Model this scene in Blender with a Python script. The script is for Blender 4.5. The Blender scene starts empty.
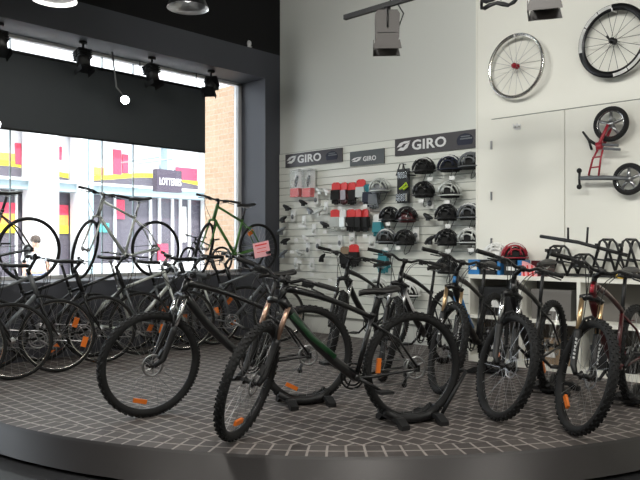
import bpy, math, random
from mathutils import Vector, Matrix
random.seed(7)
R_ = math.radians
scn = bpy.context.scene
COL = scn.collection
V = Vector
PI = math.pi

# ------------------------------------------------------------------ camera
EYE = 1.22                       # eye height above the tiled stage
FPX = 700.0
TH = R_(43.5)                    # view direction turned left of +Y
cam = bpy.data.cameras.new('camera'); cam.sensor_width = 36; cam.lens = 36 * FPX / 640
cam.shift_y = 5 / 640; cam.clip_end = 200
co = bpy.data.objects.new('camera', cam); COL.objects.link(co)
co.location = (0, 0, EYE); co.rotation_euler = (PI / 2, 0, TH)
scn.camera = co
scn.view_settings.view_transform = 'Standard'; scn.view_settings.look = 'None'
scn.view_settings.gamma = 1; scn.view_settings.use_curve_mapping = False
scn.view_settings.exposure = 0.0

# ------------------------------------------------------------------ daylight
w = bpy.data.worlds.new('sky'); scn.world = w; w.use_nodes = True
bg = w.node_tree.nodes['Background']; bg.inputs[0].default_value = (0.86, 0.92, 1.0, 1); bg.inputs[1].default_value = 4.2
sun = bpy.data.lights.new('sun', 'SUN'); sun.energy = 6.0; sun.angle = R_(2); sun.color = (1, .96, .9)
so = bpy.data.objects.new('sun', sun); COL.objects.link(so)
so.rotation_euler = V((-0.72, 0.1, -0.95)).to_track_quat('-Z', 'Y').to_euler(); so.location = (-12, 0, 12)
FILL_PENDANT_W = 46  # power of each added unseen pendant
FILL_WASHER_W = 262  # power of each added unseen wall washer

# ------------------------------------------------------------------ geometry of the view: pixel -> point on a real plane
def _ray(px):
    t = (px - 320) / FPX
    c, s = math.cos(TH), math.sin(TH)
    return (-s + c * t, c + s * t)
def at_y(px, py, Y):
    a, b = _ray(px); d = Y / b
    return V((a * d, Y, EYE - (py - 245) / FPX * d))
def at_x(px, py, X):
    a, b = _ray(px); d = X / a
    return V((X, b * d, EYE - (py - 245) / FPX * d))

# ------------------------------------------------------------------ materials
def mat(name, col, rough=.5, metal=0., bump=0., bscale=40, var=0., alpha=None, emit=None, spec=None, coat=0):
    m = bpy.data.materials.new(name); m.use_nodes = True
    nt = m.node_tree; p = nt.nodes['Principled BSDF']
    p.inputs['Base Color'].default_value = (*col, 1)
    p.inputs['Roughness'].default_value = rough; p.inputs['Metallic'].default_value = metal
    if spec is not None: p.inputs['Specular IOR Level'].default_value = spec
    if coat: p.inputs['Coat Weight'].default_value = coat
    if emit:
        p.inputs['Emission Color'].default_value = (*emit[0], 1); p.inputs['Emission Strength'].default_value = emit[1]
    if bump or var:
        tc = nt.nodes.new('ShaderNodeTexCoord'); n = nt.nodes.new('ShaderNodeTexNoise')
        n.inputs['Scale'].default_value = bscale; n.inputs['Detail'].default_value = 3
        nt.links.new(tc.outputs['Object'], n.inputs['Vector'])
        if bump:
            b = nt.nodes.new('ShaderNodeBump'); b.inputs['Strength'].default_value = bump; b.inputs['Distance'].default_value = .01
            nt.links.new(n.outputs['Fac'], b.inputs['Height']); nt.links.new(b.outputs['Normal'], p.inputs['Normal'])
        if var:
            mx = nt.nodes.new('ShaderNodeMix'); mx.data_type = 'RGBA'
            mx.inputs[6].default_value = (*[c * (1 - var) for c in col], 1)
            mx.inputs[7].default_value = (*[min(1, c * (1 + var)) for c in col], 1)
            nt.links.new(n.outputs['Fac'], mx.inputs[0]); nt.links.new(mx.outputs[2], p.inputs['Base Color'])
    return m
def brick_mat(name, c1, c2, mortar, bw, bh, ms, rough=.7, offset=.5, uv=False, rot=(0, 0, 0), bump=.4, swap=None):
    m = bpy.data.materials.new(name); m.use_nodes = True; nt = m.node_tree; p = nt.nodes['Principled BSDF']
    p.inputs['Roughness'].default_value = rough
    tc = nt.nodes.new('ShaderNodeTexCoord'); mp = nt.nodes.new('ShaderNodeMapping'); mp.inputs['Rotation'].default_value = rot
    nt.links.new(tc.outputs['UV' if uv else 'Object'], mp.inputs[0])
    b = nt.nodes.new('ShaderNodeTexBrick'); b.offset = offset; b.inputs['Scale'].default_value = 1
    b.inputs['Color1'].default_value = (*c1, 1); b.inputs['Color2'].default_value = (*c2, 1); b.inputs['Mortar'].default_value = (*mortar, 1)
    b.inputs['Mortar Size'].default_value = ms; b.inputs['Mortar Smooth'].default_value = .3
    b.inputs['Brick Width'].default_value = bw; b.inputs['Row Height'].default_value = bh
    nt.links.new(mp.outputs[0], b.inputs['Vector'])
    n = nt.nodes.new('ShaderNodeTexNoise'); n.inputs['Scale'].default_value = 22; n.inputs['Detail'].default_value = 4
    nt.links.new(tc.outputs['Object'], n.inputs['Vector'])
    mx = nt.nodes.new('ShaderNodeMix'); mx.data_type = 'RGBA'; mx.blend_type = 'MULTIPLY'; mx.inputs[0].default_value = .55
    nt.links.new(b.outputs['Color'], mx.inputs[6]); nt.links.new(n.outputs['Color'], mx.inputs[7])
    hs = nt.nodes.new('ShaderNodeHueSaturation'); hs.inputs['Saturation'].default_value = 1; hs.inputs['Value'].default_value = 1.45
    n.outputs['Color']; 
    cr = nt.nodes.new('ShaderNodeValToRGB'); cr.color_ramp.elements[0].position = .25; cr.color_ramp.elements[1].position = .75
    cr.color_ramp.elements[0].color = (.5, .5, .5, 1)
    nt.links.new(n.outputs['Fac'], cr.inputs[0]); nt.links.new(cr.outputs[0], mx.inputs[7])
    nt.links.new(mx.outputs[2], p.inputs['Base Color'])
    bp = nt.nodes.new('ShaderNodeBump'); bp.invert = True; bp.inputs['Strength'].default_value = bump; bp.inputs['Distance'].default_value = .004
    nt.links.new(b.outputs['Fac'], bp.inputs['Height']); nt.links.new(bp.outputs['Normal'], p.inputs['Normal'])
    return m

M = {}
M['wall'] = mat('painted plaster', (.67, .68, .64), .85, bump=.05, bscale=120)
M['joinery'] = mat('cream joinery', (.82, .81, .74), .6)
M['charcoal'] = mat('charcoal paint', (.075, .078, .095), .55)
M['blackpaint'] = mat('black paint', (.006, .006, .007), .9)
M['darkfloor'] = mat('dark carpet', (.016, .016, .018), .6, bump=.1, var=.3, bscale=90)
M['riser'] = mat('bronze laminate', (.026, .023, .023), .38, metal=.3, bump=.02, bscale=8)
M['edge'] = mat('dark edging', (.03, .027, .027), .45, metal=.2)
M['tile'] = brick_mat('clay pavers', (.092, .078, .072), (.062, .052, .050), (.31, .275, .255), .128, .117, .009, rough=.72)
M['tileb'] = brick_mat('edge pavers', (.092, .078, .072), (.062, .052, .050), (.31, .275, .255), .117, .118, .009, rough=.72, offset=0, uv=True)
M['brick'] = brick_mat('tan brickwork', (.78, .53, .36), (.70, .46, .30), (.72, .56, .42), .24, .085, .008, rough=.9, rot=(R_(90), 0, 0))
M['slat'] = mat('cream slat board', (.74, .75, .69), .5)
M['groove'] = mat('aluminium groove', (.30, .31, .29), .5, metal=.2)
M['black'] = mat('black enamel', (.006, .006, .007), .28, coat=.3)
M['matte'] = mat('matte black', (.008, .008, .009), .5)
M['rubber'] = mat('tyre rubber', (.007, .007, .0075), .8, bump=.2, bscale=200)
M['saddle'] = mat('saddle vinyl', (.009, .008, .008), .45)
M['grip'] = mat('rubber grip', (.012, .012, .012), .8)
M['steel'] = mat('brushed steel', (.42, .42, .43), .32, metal=1)
M['chrome'] = mat('polished alloy', (.72, .72, .73), .18, metal=1)
M['spoke'] = mat('stainless spokes', (.45, .45, .46), .3, metal=1)
M['rimblk'] = mat('black anodised rim', (.02, .02, .022), .3, metal=.6)
M['rimsil'] = mat('silver rim', (.62, .60, .56), .25, metal=1)
M['orange'] = mat('orange reflector', (.85, .20, .02), .3)
M['white'] = mat('white plastic', (.75, .75, .75), .4)
M['red'] = mat('red enamel', (.34, .015, .03), .35, coat=.3)
M['dred'] = mat('dark red enamel', (.06, .006, .008), .3, coat=.3)
M['blue'] = mat('blue enamel', (.03, .18, .45), .35, coat=.3)
M['green'] = mat('green enamel', (.010, .065, .022), .35, coat=.3)
M['olive'] = mat('olive green enamel', (.08, .22, .045), .4)
M['silverp'] = mat('silver paint', (.58, .60, .57), .38, metal=.35)
M['greyp'] = mat('grey paint', (.15, .16, .17), .4, metal=.3)
M['gold'] = mat('gold anodised tube', (.62, .43, .24), .28, metal=.85)
M['bronze'] = mat('bronze tube', (.42, .27, .20), .3, metal=.8)
M['yellow'] = mat('yellow plastic', (.75, .50, .03), .4)
M['lime'] = mat('lime trim', (.50, .70, .03), .4)
M['pink'] = mat('pink card', (.85, .42, .45), .7)
M['redcard'] = mat('red card', (.72, .04, .04), .6)
M['teal'] = mat('teal fabric', (.03, .22, .26), .7)
M['navy'] = mat('navy fabric', (.010, .013, .032), .7)
M['cardw'] = mat('white card', (.78, .78, .76), .6)
M['signd'] = mat('dark sign face', (.055, .05, .055), .4)
M['signg'] = mat('grey sign face', (.09, .10, .105), .45)
M['foam'] = mat('dark liner foam', (.01, .01, .01), .9)
M['box'] = mat('brown cardboard', (.28, .20, .13), .8)
M['boxg'] = mat('grey box', (.16, .15, .14), .7)
M['skin'] = mat('skin', (.62, .38, .28), .6)
M['hair'] = mat('dark brown hair', (.06, .04, .03), .7)
M['cloth'] = mat('white shirt cloth', (.72, .76, .80), .8)
M['jeans'] = mat('blue denim', (.10, .15, .25), .85)
M['facade'] = mat('white render', (.82, .83, .85), .7)
M['lintel'] = mat('blue grey steel', (.32, .42, .46), .5)
M['shopdark'] = mat('dark shop interior', (.10, .09, .115), .35)
M['paving'] = mat('pale paving', (.62, .60, .58), .85, var=.1, bscale=3)
M['grape'] = mat('grey purple sign', (.06, .045, .07), .5)
M['posterr'] = mat('crimson poster', (.75, .06, .12), .6)
M['postero'] = mat('orange poster', (.90, .33, .08), .6)
M['postery'] = mat('yellow poster', (.90, .70, .04), .6)
M['screen'] = mat('teal screen', (.05, .5, .5), .4, emit=((.1, .8, .8), .6))
M['blind'] = mat('charcoal roller blind', (.045, .052, .058), .8)
M['bulb'] = mat('lit lamp glass', (1, 1, 1), .3, emit=((.85, 1, .97), 40))
M['diff'] = mat('lit lamp diffuser', (1, 1, 1), .3, emit=((1, 1, .96), 1.2))
M['fixture'] = mat('bronze grey fixture', (.040, .034, .031), .4, metal=.1)
m = bpy.data.materials.new('window glass'); m.use_nodes = True; nt = m.node_tree; nt.nodes.clear()
o_ = nt.nodes.new('ShaderNodeOutputMaterial'); tr = nt.nodes.new('ShaderNodeBsdfTransparent'); tr.inputs[0].default_value = (.97, .985, .98, 1)
gl = nt.nodes.new('ShaderNodeBsdfGlossy'); gl.inputs['Roughness'].default_value = .01
mxs = nt.nodes.new('ShaderNodeMixShader'); fr = nt.nodes.new('ShaderNodeFresnel'); fr.inputs[0].default_value = 1.35
nt.links.new(fr.outputs[0], mxs.inputs[0]); nt.links.new(tr.outputs[0], mxs.inputs[1]); nt.links.new(gl.outputs[0], mxs.inputs[2]); nt.links.new(mxs.outputs[0], o_.inputs[0])
M['glass'] = m
m = bpy.data.materials.new('clear blister'); m.use_nodes = True; p = m.node_tree.nodes['Principled BSDF']
p.inputs['Base Color'].default_value = (.8, .85, .85, 1); p.inputs['Roughness'].default_value = .12; p.inputs['Alpha'].default_value = .10
M['clear'] = m

# ------------------------------------------------------------------ mesh builder
class MB:
    def __init__(s): s.v = []; s.f = []; s.sm = []; s.T = Matrix.Identity(4)
    def add(s, vs, fs, smooth):
        b = len(s.v); s.v += [s.T @ V(v) for v in vs]
        s.f += [tuple(b + i for i in f) for f in fs]; s.sm += [smooth] * len(fs); return s
    def box(s, c, d, rot=None):
        c = V(c); h = V(d) / 2
        vs = [V((x * h.x, y * h.y, z * h.z)) for x in (-1, 1) for y in (-1, 1) for z in (-1, 1)]
        if rot is not None: vs = [rot @ v for v in vs]
        return s.add([v + c for v in vs], [(0, 1, 3, 2), (4, 6, 7, 5), (0, 4, 5, 1), (2, 3, 7, 6), (0, 2, 6, 4), (1, 5, 7, 3)], False)
    def span(s, a, b):
        return s.box([(a[i] + b[i]) / 2 for i in range(3)], [abs(a[i] - b[i]) for i in range(3)])
    def tube(s, pts, r, n=8, flat=None, closed=False):
        pts = [V(p) for p in pts]; k = len(pts)
        rs = r if isinstance(r, (list, tuple)) else [r] * k
        vs = []; up = None
        for i, p in enumerate(pts):
            if closed: t = pts[(i + 1) % k] - pts[i - 1]
            else: t = pts[min(i + 1, k - 1)] - pts[max(i - 1, 0)]
            t.normalize()
            if up is None:
                up = V((0, 1, 0)) if abs(t.y) < .9 else V((0, 0, 1))
            a = (up - t * up.dot(t)).normalized(); up = a; b = t.cross(a)
            fa = flat or 1
            for j in range(n):
                g = 2 * PI * j / n
                vs.append(p + (a * math.cos(g) * fa + b * math.sin(g)) * rs[i])
        fs = []
        for i in range(k if closed else k - 1):
            i2 = (i + 1) % k
            for j in range(n):
                j2 = (j + 1) % n
                fs.append((i * n + j, i * n + j2, i2 * n + j2, i2 * n + j))
        s.add(vs, fs, n > 4)
        if not closed:
            s.f.append(tuple(len(s.v) - k * n + j for j in reversed(range(n)))); s.f.append(tuple(len(s.v) - n + j for j in range(n))); s.sm += [False, False]
        return s
    def ring(s, R, prof, seg=64, knob=0):
        """revolve a closed profile [(radial offset, width)] about the local Y axis"""
        n = len(prof); vs = []; fs = []
        for i in range(seg):
            g = 2 * PI * i / seg
            for q, (dr, wy) in enumerate(prof):
                rr = R + dr
                if knob and dr > 0 and (i + (1 if wy > 0 else 0)) % 2: rr += knob
                vs.append((rr * math.cos(g), wy, rr * math.sin(g)))
        for i in range(seg):
            i2 = (i + 1) % seg
            for j in range(n):
                j2 = (j + 1) % n
                fs.append((i * n + j, i * n + j2, i2 * n + j2, i2 * n + j))
        return s.add(vs, fs, not knob)
    def lathe(s, prof, c=(0, 0, 0), axis='Z', seg=20):
        vs = []; fs = []; n = len(prof); c = V(c)
        for i in range(seg):
            g = 2 * PI * i / seg
            for r, h in prof:
                a, b = r * math.cos(g), r * math.sin(g)
                p = {'Z': (a, b, h), 'Y': (a, h, b), 'X': (h, a, b)}[axis]; vs.append(V(p) + c)
        for i in range(seg):
            i2 = (i + 1) % seg
            for j in range(n - 1): fs.append((i * n + j, i2 * n + j, i2 * n + j + 1, i * n + j + 1))
        return s.add(vs, fs, True)
    def ell(s, c, r, seg=16, rings=10, lo=-1.):
        prof = []
        for i in range(rings + 1):
            z = lo + (1 - lo) * i / rings; a = math.asin(max(-1, min(1, z)))
            prof.append((math.cos(a), math.sin(a)))
        vs = []; n = rings + 1
        for i in range(seg):
            g = 2 * PI * i / seg
            for q, h in prof: vs.append((c[0] + r[0] * q * math.cos(g), c[1] + r[1] * q * math.sin(g), c[2] + r[2] * h))
        fs = [(i * n + j, ((i + 1) % seg) * n + j, ((i + 1) % seg) * n + j + 1, i * n + j + 1) for i in range(seg) for j in range(n - 1)]
        return s.add(vs, fs, True)
    def prism(s, poly, a, b, plane='XZ'):
        """poly in 2D, extruded between a and b along the third axis"""
        n = len(poly)
        def P(u, w, h): return {'XZ': (u, h, w), 'XY': (u, w, h), 'YZ': (h, u, w)}[plane]
        vs = [P(u, w, a) for u, w in poly] + [P(u, w, b) for u, w in poly]
        fs = [tuple(range(n)), tuple(reversed(range(n, 2 * n)))] + [(i, n + i, n + (i + 1) % n, (i + 1) % n) for i in range(n)]
        return s.add(vs, fs, False)
    def build(s, name, m, parent=None):
        me = bpy.data.meshes.new(name); me.from_pydata([tuple(v) for v in s.v], [], s.f)
        me.polygons.foreach_set('use_smooth', s.sm); me.update()
        me.materials.append(M[m] if isinstance(m, str) else m)
        o = bpy.data.objects.new(name, me); COL.objects.link(o)
        if parent: o.parent = parent
        return o
def thing(name, label, cat, loc=(0, 0, 0), rz=0, group=None):
    o = bpy.data.objects.new(name, None); COL.objects.link(o); o.location = loc; o.rotation_euler = (0, 0, rz)
    o.empty_display_size = .1; o['label'] = label; o['category'] = cat
    if group: o['group'] = group
    return o
def tag(o, label, cat, group=None):
    o['label'] = label; o['category'] = cat
    if group: o['group'] = group
    return o
def struct(name, mb, m):
    o = mb.build(name, m); o['kind'] = 'structure'; return o
def local(o, loc, rz=0):
    """give a single-mesh thing its own base point"""
    Mx = Matrix.Translation(V(loc)) @ Matrix.Rotation(rz, 4, 'Z')
    o.data.transform(Mx.inverted()); o.matrix_world = Mx; return o
def text_mesh(name, body, size, m, T, parent=None, bold=0., extrude=.003, shear=0., spacing=1., xs=1.):
    cu = bpy.data.curves.new(name, 'FONT'); cu.body = body; cu.size = size; cu.extrude = extrude; cu.offset = bold
    cu.shear = shear; cu.space_character = spacing; cu.align_x = 'LEFT'; cu.align_y = 'BOTTOM_BASELINE'; cu.resolution_u = 3
    t = bpy.data.objects.new('tmp', cu); COL.objects.link(t)
    dg = bpy.context.evaluated_depsgraph_get(); me = bpy.data.meshes.new_from_object(t.evaluated_get(dg))
    bpy.data.objects.remove(t); bpy.data.curves.remove(cu)
    me.name = name; me.materials.clear(); me.materials.append(M[m])
    me.transform(T @ Matrix.Diagonal((xs, 1, 1, 1)))
    o = bpy.data.objects.new(name, me); COL.objects.link(o)
    if parent: o.parent = parent
    return o

# ------------------------------------------------------------------ room shell
BW = 7.05      # face of the slat board wall
BK = 6.80      # face of the boxed-out joinery
WX = -7.5      # inner face of the window wall
GX = -8.06     # glass line
FL = -.23      # shop floor below the stage
struct('floor', MB().span((-8.3, -3.2, FL - .1), (3.2, 7.3, FL)), 'darkfloor')
struct('ceiling', MB().span((-8.3, -3.2, 5.6), (3.2, 7.3, 5.75)), 'blackpaint')
struct('wall_back', MB().span((-7.5, BW, FL), (3.2, 7.3, 5.6)), 'wall')
struct('wall_back_bulkhead', MB().span((-4.07, BK, FL), (3.0, BW, 5.6)), 'joinery')
struct('wall_right', MB().span((3.0, -3.0, FL), (3.2, BW, 5.6)), 'wall')
struct('wall_front', MB().span((-8.3, -3.2, FL), (3.2, -3.0, 5.6)), 'wall')
struct('wall_left_upper', MB().span((-8.3, -3.0, 4.0), (WX, 7.3, 5.6)), 'blackpaint')
struct('wall_left_beam', MB().span((-8.2, -3.0, 3.62), (WX, 7.3, 4.0)), 'charcoal')
struct('wall_left_column', MB().span((-8.2, 6.76, FL), (WX, 7.3, 3.62)), 'charcoal')
struct('wall_left_sill', MB().span((-8.2, -3.0, FL), (-7.28, 6.76, .82)), 'charcoal')
# window : white metal frame, joints, glass
fr_ = MB().span((-8.12, 6.70, .82), (-8.03, 6.76, 3.62)).span((-8.12, -3, 3.585), (-8.03, 6.76, 3.62)).span((-8.12, -3, .82), (-8.03, 6.76, .86))
struct('window_frame', fr_, 'white')
gj = MB()
for px in (10, 102, 133): 
    y = at_x(px, 0, -8.08).y; gj.span((-8.09, y - .006, .86), (-8.07, y + .006, 3.59))
struct('window_joint_strip', gj, 'lintel')
struct('window_1', MB().span((-8.085, -3, .86), (-8.075, 6.70, 3.585)), 'glass')

# cupboard doors on the joinery wall
xs = [-3.87, -3.05, -2.22, -1.40, -.58, .24]
for i in range(5):
    d = struct('door_%d' % (i + 1), MB().span((xs[i] + .004, BK - .022, .0), (xs[i + 1] - .004, BK, 2.575)), 'joinery')
    if i == 0:
        for z in (1.25, 1.75, 2.3): MB().box((xs[0] + .0, BK - .026, z), (.02, .012, .09)).build('hinge', 'steel', d)
struct('trim_1', MB().span((xs[0], BK - .03, 2.579), (xs[5], BK, 2.583)), 'groove')
struct('trim_2', MB().span((-4.075, BK - .006, FL), (-4.055, BK, 5.6)), 'joinery')

# tiled stage: curved front following the shop window corner
C0 = V((-5.42, 6.01)); RS = 4.08
edge = [V((-7.28, .35)), V((-6.1, .55)), V((-5.65, 1.0)), V((-5.45, 1.6))]
for i in range(61):
    a = R_(-88 + 88 * i / 60); edge.append(C0 + RS * V((math.cos(a), math.sin(a))))
edge.append(V((-1.34, BK)))
def inset(poly, d):
    out = []
    for i, p in enumerate(poly):
        t = (poly[min(i + 1, len(poly) - 1)] - poly[max(i - 1, 0)]).normalized(); out.append(p + V((-t.y, t.x)) * d)
    return out
e1 = inset(edge, .012); e2 = inset(edge, .247)
e2[0].x = -7.28; e2[-1].y = BK; e1[0].x = -7.28; e1[-1].y = BK
# inner field
fld = [(p.x, p.y) for p in e2] + [(-4.07, BK), (-4.07, BW), (-7.5, BW), (-7.5, 6.76), (-7.28, 6.76)]
def face_obj(name, loops, z, m):
    me = bpy.data.meshes.new(name); me.from_pydata([(x, y, z) for x, y in loops], [], [tuple(range(len(loops)))]); me.update()
    me.materials.append(M[m]); o = bpy.data.objects.new(name, me); COL.objects.link(o); o['kind'] = 'structure'; return o
f_ = struct('stage_floor', MB().prism(fld, -.20, 0, 'XY'), 'tile')
# border course with its own uv so that each paver stands square to the curve
n = len(e1); vs = [(p.x, p.y, 0) for p in e1] + [(p.x, p.y, 0) for p in e2]
me = bpy.data.meshes.new('stage_border'); me.from_pydata(vs, [], [(i, i + 1, n + i + 1, n + i) for i in range(n - 1)])
uv = me.uv_layers.new(name='UVMap'); L = [0]
for i in range(1, n): L.append(L[-1] + (e1[i] - e1[i - 1]).length)
for p in me.polygons:
    for li, vi in zip(p.loop_indices, p.vertices):
        uv.data[li].uv = (L[vi % n], .003 if vi < n else .232)
me.materials.append(M['tileb']); o = bpy.data.objects.new('stage_border', me); COL.objects.link(o); o['kind'] = 'structure'
def strip(a, b, z0, z1, name, m):
    vs = []; fs = []; n = len(a)
    for q in (a, b):
        for z in (z0, z1): vs += [(p.x, p.y, z) for p in q]
    for i in range(n - 1):
        for k, l in ((0, 1), (2, 3), (1, 3), (0, 2)): fs.append((k * n + i, k * n + i + 1, l * n + i + 1, l * n + i))
    mb = MB(); mb.add(vs, fs, False); mb.sm = [True] * len(mb.sm); return struct(name, mb, m)
strip(edge, e1, -.2, .003, 'stage_edge', 'edge')
strip(inset(edge, -.006), inset(edge, .002), -.205, -.012, 'stage_riser', 'riser')

# ------------------------------------------------------------------ outdoors
FX = -16.0
struct('street_paving', MB().span((-30, -14, -.45), (-8.3, 24, -.32)), 'paving')
def fy(px): return at_x(px, 245, FX).y
sh = thing('shop_building', 'white rendered shop building across the street with banded glass shopfront', 'building', (FX, 5, -.32))
def sp(name, px0, px1, z0, z1, x0, x1, m, parent=None):
    o = MB().span((x0 - FX, fy(px0) - 5, z0 + .32), (x1 - FX, fy(px1) - 5, z1 + .32)).build(name, m, parent or sh); return o
sp('wall', -120, 330, 3.95, 6.5, FX - 1, FX, 'facade')
sp('wall', -120, 330, -.3, 6.4, FX - 2.2, FX - 2, 'facade')
sp('shopfront_glass', -120, 330, -.3, 2.52, FX - .5, FX - .4, 'shopdark')
sp('graphic_panel', -120, 330, 2.7, 3.95, FX - .5, FX - .4, 'facade')
sp('lintel', -120, 330, 2.50, 2.70, FX - .38, FX + .02, 'lintel')
sp('ledge', -120, 330, 2.70, 2.76, FX - .38, FX + .12, 'facade')
for a, b in ((28, 54), (-75, -52), (207, 214)): sp('column', a, b, -.3, 4.2, FX - .3, FX + .25, 'facade')
sp('column', 76, 86, -.3, 4.2, FX - .3, FX + .1, 'facade')
sp('post', 86.5, 90.5, -.3, 3.95, FX - .2, FX + .15, 'lintel'); sp('post', 165, 170, 2.76, 3.95, FX - .2, FX + .1, 'lintel')
for a in (22, 57, 95, 121, 157, 166, 179, 187, 196): sp('mullion', a, a + 2.2, -.3, 2.5, FX - .4, FX - .34, 'facade')
def curve_band(z_of, th, px0, px1, m, name):
    mb = MB(); N = 26; top = []; bot = []
    for i in range(N + 1):
        px = px0 + (px1 - px0) * i / N; y = fy(px) - 5; z = z_of(px) + .32; top.append((y, z + th(px))); bot.append((y, z))
    mb.prism(top + bot[::-1], -.39, -.37, 'YZ'); return mb.build(name, m, sh)
import math as _m
for a, b in ((-60, 28), (54, 76), (91, 206)):
    curve_band(lambda p: 2.76, lambda p: .18 + .10 * _m.sin(p / 24. + 1), a, b, 'shopdark', 'grey_graphic')
    curve_band(lambda p: 2.95 + .10 * _m.sin(p / 24. + 1), lambda p: .12, a, b, 'postery', 'yellow_graphic')
for a, b, z0, z1 in ((-20, -4, 3.15, 3.7), (22, 28, 3.1, 3.6), (58, 69, 3.3, 3.62), (121, 129, 3.05, 3.7), (130, 136, 3.1, 3.6), (184, 205, 3.05, 3.4)):
    sp('red_graphic', a, b, z0, z1, FX - .39, FX - .36, 'posterr')
for a, b, z0, z1 in ((-40, 22, 3.10, 3.35), (91, 112, 3.0, 3.2)): sp('orange_graphic', a, b, z0, z1, FX - .392, FX - .372, 'postero')
for a, b in ((-24, 22), (57.5, 75.5)):
    p1 = sp('poster', a, b, 1.95, 2.20, FX - .39, FX - .36, 'posterr'); sp('poster', a, b, 1.70, 1.95, FX - .39, FX - .36, 'postero'); sp('poster', a, b, 1.50, 1.70, FX - .39, FX - .36, 'postery')
sp('poster', 190, 194, 1.3, 2.3, FX - .39, FX - .36, 'cardw'); sp('poster', 124, 132, 1.9, 2.4, FX - .39, FX - .36, 'posterr')
sp('counter', 92, 206, -.3, .75, FX - .36, FX - .3, 'facade'); sp('screen', 107, 116, 1.55, 1.78, FX - .37, FX - .34, 'screen')
sp('poster', 165, 175, .8, 1.25, FX - .36, FX - .33, 'posterr')
# hanging lotteries sign
p0 = at_x(157, 191, -14.2); p1 = at_x(182, 171, -14.2)
sg = thing('shop_sign', 'grey purple hanging sign with white lettering above the shopfront opposite', 'sign', (-14.2, p0.y, p0.z))
wS = p1.y - p0.y; hS = p1.z - p0.z
MB().span((-.18, 0, 0), (0, wS, hS)).build('panel', 'grape', sg)
MB().tube([(-.09, wS * .8, hS), (-.09, wS * .8, hS + .3)], .02).tube([(-.09, wS * .2, hS), (-.09, wS * .2, hS + .3)], .02).tube([(-.09, wS * .8, hS + .3), (-1.82, wS * .8, hS + .3)], .02).tube([(-.09, wS * .2, hS + .3), (-1.82, wS * .2, hS + .3)], .02).build('hanger', 'lintel', sg)
TT = Matrix.Translation((.004, .06, hS * .3)) @ Matrix.Rotation(R_(90), 4, 'Z') @ Matrix.Rotation(R_(90), 4, 'X')
text_mesh('lettering', 'LOTTERIES', hS * .46, 'white', TT, sg, bold=.003, xs=.72 * wS / .62 * .62 * 1.05)
# brick pier beside the window
tag(MB().span((-9.25, 7.0, -.32), (-8.25, 7.7, 3.72)).build('brick_pier', 'brick'), 'tan brick pier just outside the right end of the window', 'pier')

# a passer-by outside, seen between the bicycles
pr = thing('person', 'person in a white shirt and dark sunglasses standing outside the window', 'person', (0, 0, -.32))
pp = at_x(36, 242, -14.0); pr.location = (pp.x, pp.y, -.32); pr.rotation_euler = (0, 0, R_(-10))
def skin_mesh(name, verts, edges, radii, m, parent, sub=2):
    me = bpy.data.meshes.new(name); me.from_pydata(verts, edges, []); o = bpy.data.objects.new(name, me); COL.objects.link(o)
    md = o.modifiers.new('s', 'SKIN'); md.use_smooth_shade = True
    for i, r in enumerate(radii):
        sv = me.skin_vertices[0].data[i]; sv.radius = (r, r) if not isinstance(r, tuple) else r
    me.skin_vertices[0].data[0].use_root = True
    o.modifiers.new('b', 'SUBSURF').levels = sub; o.modifiers['b'].render_levels = sub
    dg = bpy.context.evaluated_depsgraph_get(); me2 = bpy.data.meshes.new_from_object(o.evaluated_get(dg)); me2.name = name
    bpy.data.objects.remove(o); me2.materials.clear(); me2.materials.append(M[m]); 
    for p in me2.polygons: p.use_smooth = True; p.material_index = 0
    o = bpy.data.objects.new(name, me2); COL.objects.link(o); o.parent = parent; return o
bv = [(0, 0, .93), (0, 0, 1.15), (0, 0, 1.36), (0, 0, 1.45), (0, 0, 1.56), (.01, 0, 1.66),
      (0, .19, 1.38), (0, .24, 1.10), (.08, .22, .86), (.1, .21, .78), (0, -.19, 1.38), (0, -.24, 1.10), (.08, -.22, .86), (.1, -.21, .78),
      (0, .10, .88), (.02, .11, .48), (0, .11, .08), (.13, .12, .04), (0, -.10, .88), (.02, -.11, .48), (0, -.11, .08), (.13, -.12, .04)]
be = [(0, 1), (1, 2), (2, 3), (3, 4), (4, 5), (2, 6), (6, 7), (7, 8), (8, 9), (2, 10), (10, 11), (11, 12), (12, 13), (0, 14), (14, 15), (15, 16), (16, 17), (0, 18), (18, 19), (19, 20), (20, 21)]
br = [(.12, .15), (.11, .14), (.10, .15), .05, .085, .07, .055, .04, .032, .028, .055, .04, .032, .028, .085, .06, .04, .035, .085, .06, .04, .035]
skin_mesh('body', bv, be, br, 'skin', pr)
skin_mesh('shirt', [(0, 0, .95), (0, 0, 1.15), (0, 0, 1.37), (0, .20, 1.39), (0, .245, 1.17), (0, -.20, 1.39), (0, -.245, 1.17)], [(0, 1), (1, 2), (2, 3), (3, 4), (2, 5), (5, 6)], [(.15, .18), (.14, .17), (.125, .17), .075, .062, .075, .062], 'cloth', pr)
skin_mesh('trousers', [(0, 0, .93), (0, .10, .86), (.02, .11, .48), (0, .11, .10), (0, -.10, .86), (.02, -.11, .48), (0, -.11, .10)], [(0, 1), (1, 2), (2, 3), (0, 4), (4, 5), (5, 6)], [(.14, .17), .105, .08, .06, .105, .08, .06], 'jeans', pr)
MB().ell((-.02, 0, 1.64), (.115, .10, .11), lo=-.3).build('hair', 'hair', pr)
MB().box((.10, .035, 1.60), (.02, .05, .03)).box((.10, -.035, 1.60), (.02, .05, .03)).box((.10, 0, 1.605), (.012, .03, .008)).build('sunglasses', 'matte', pr)

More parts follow.
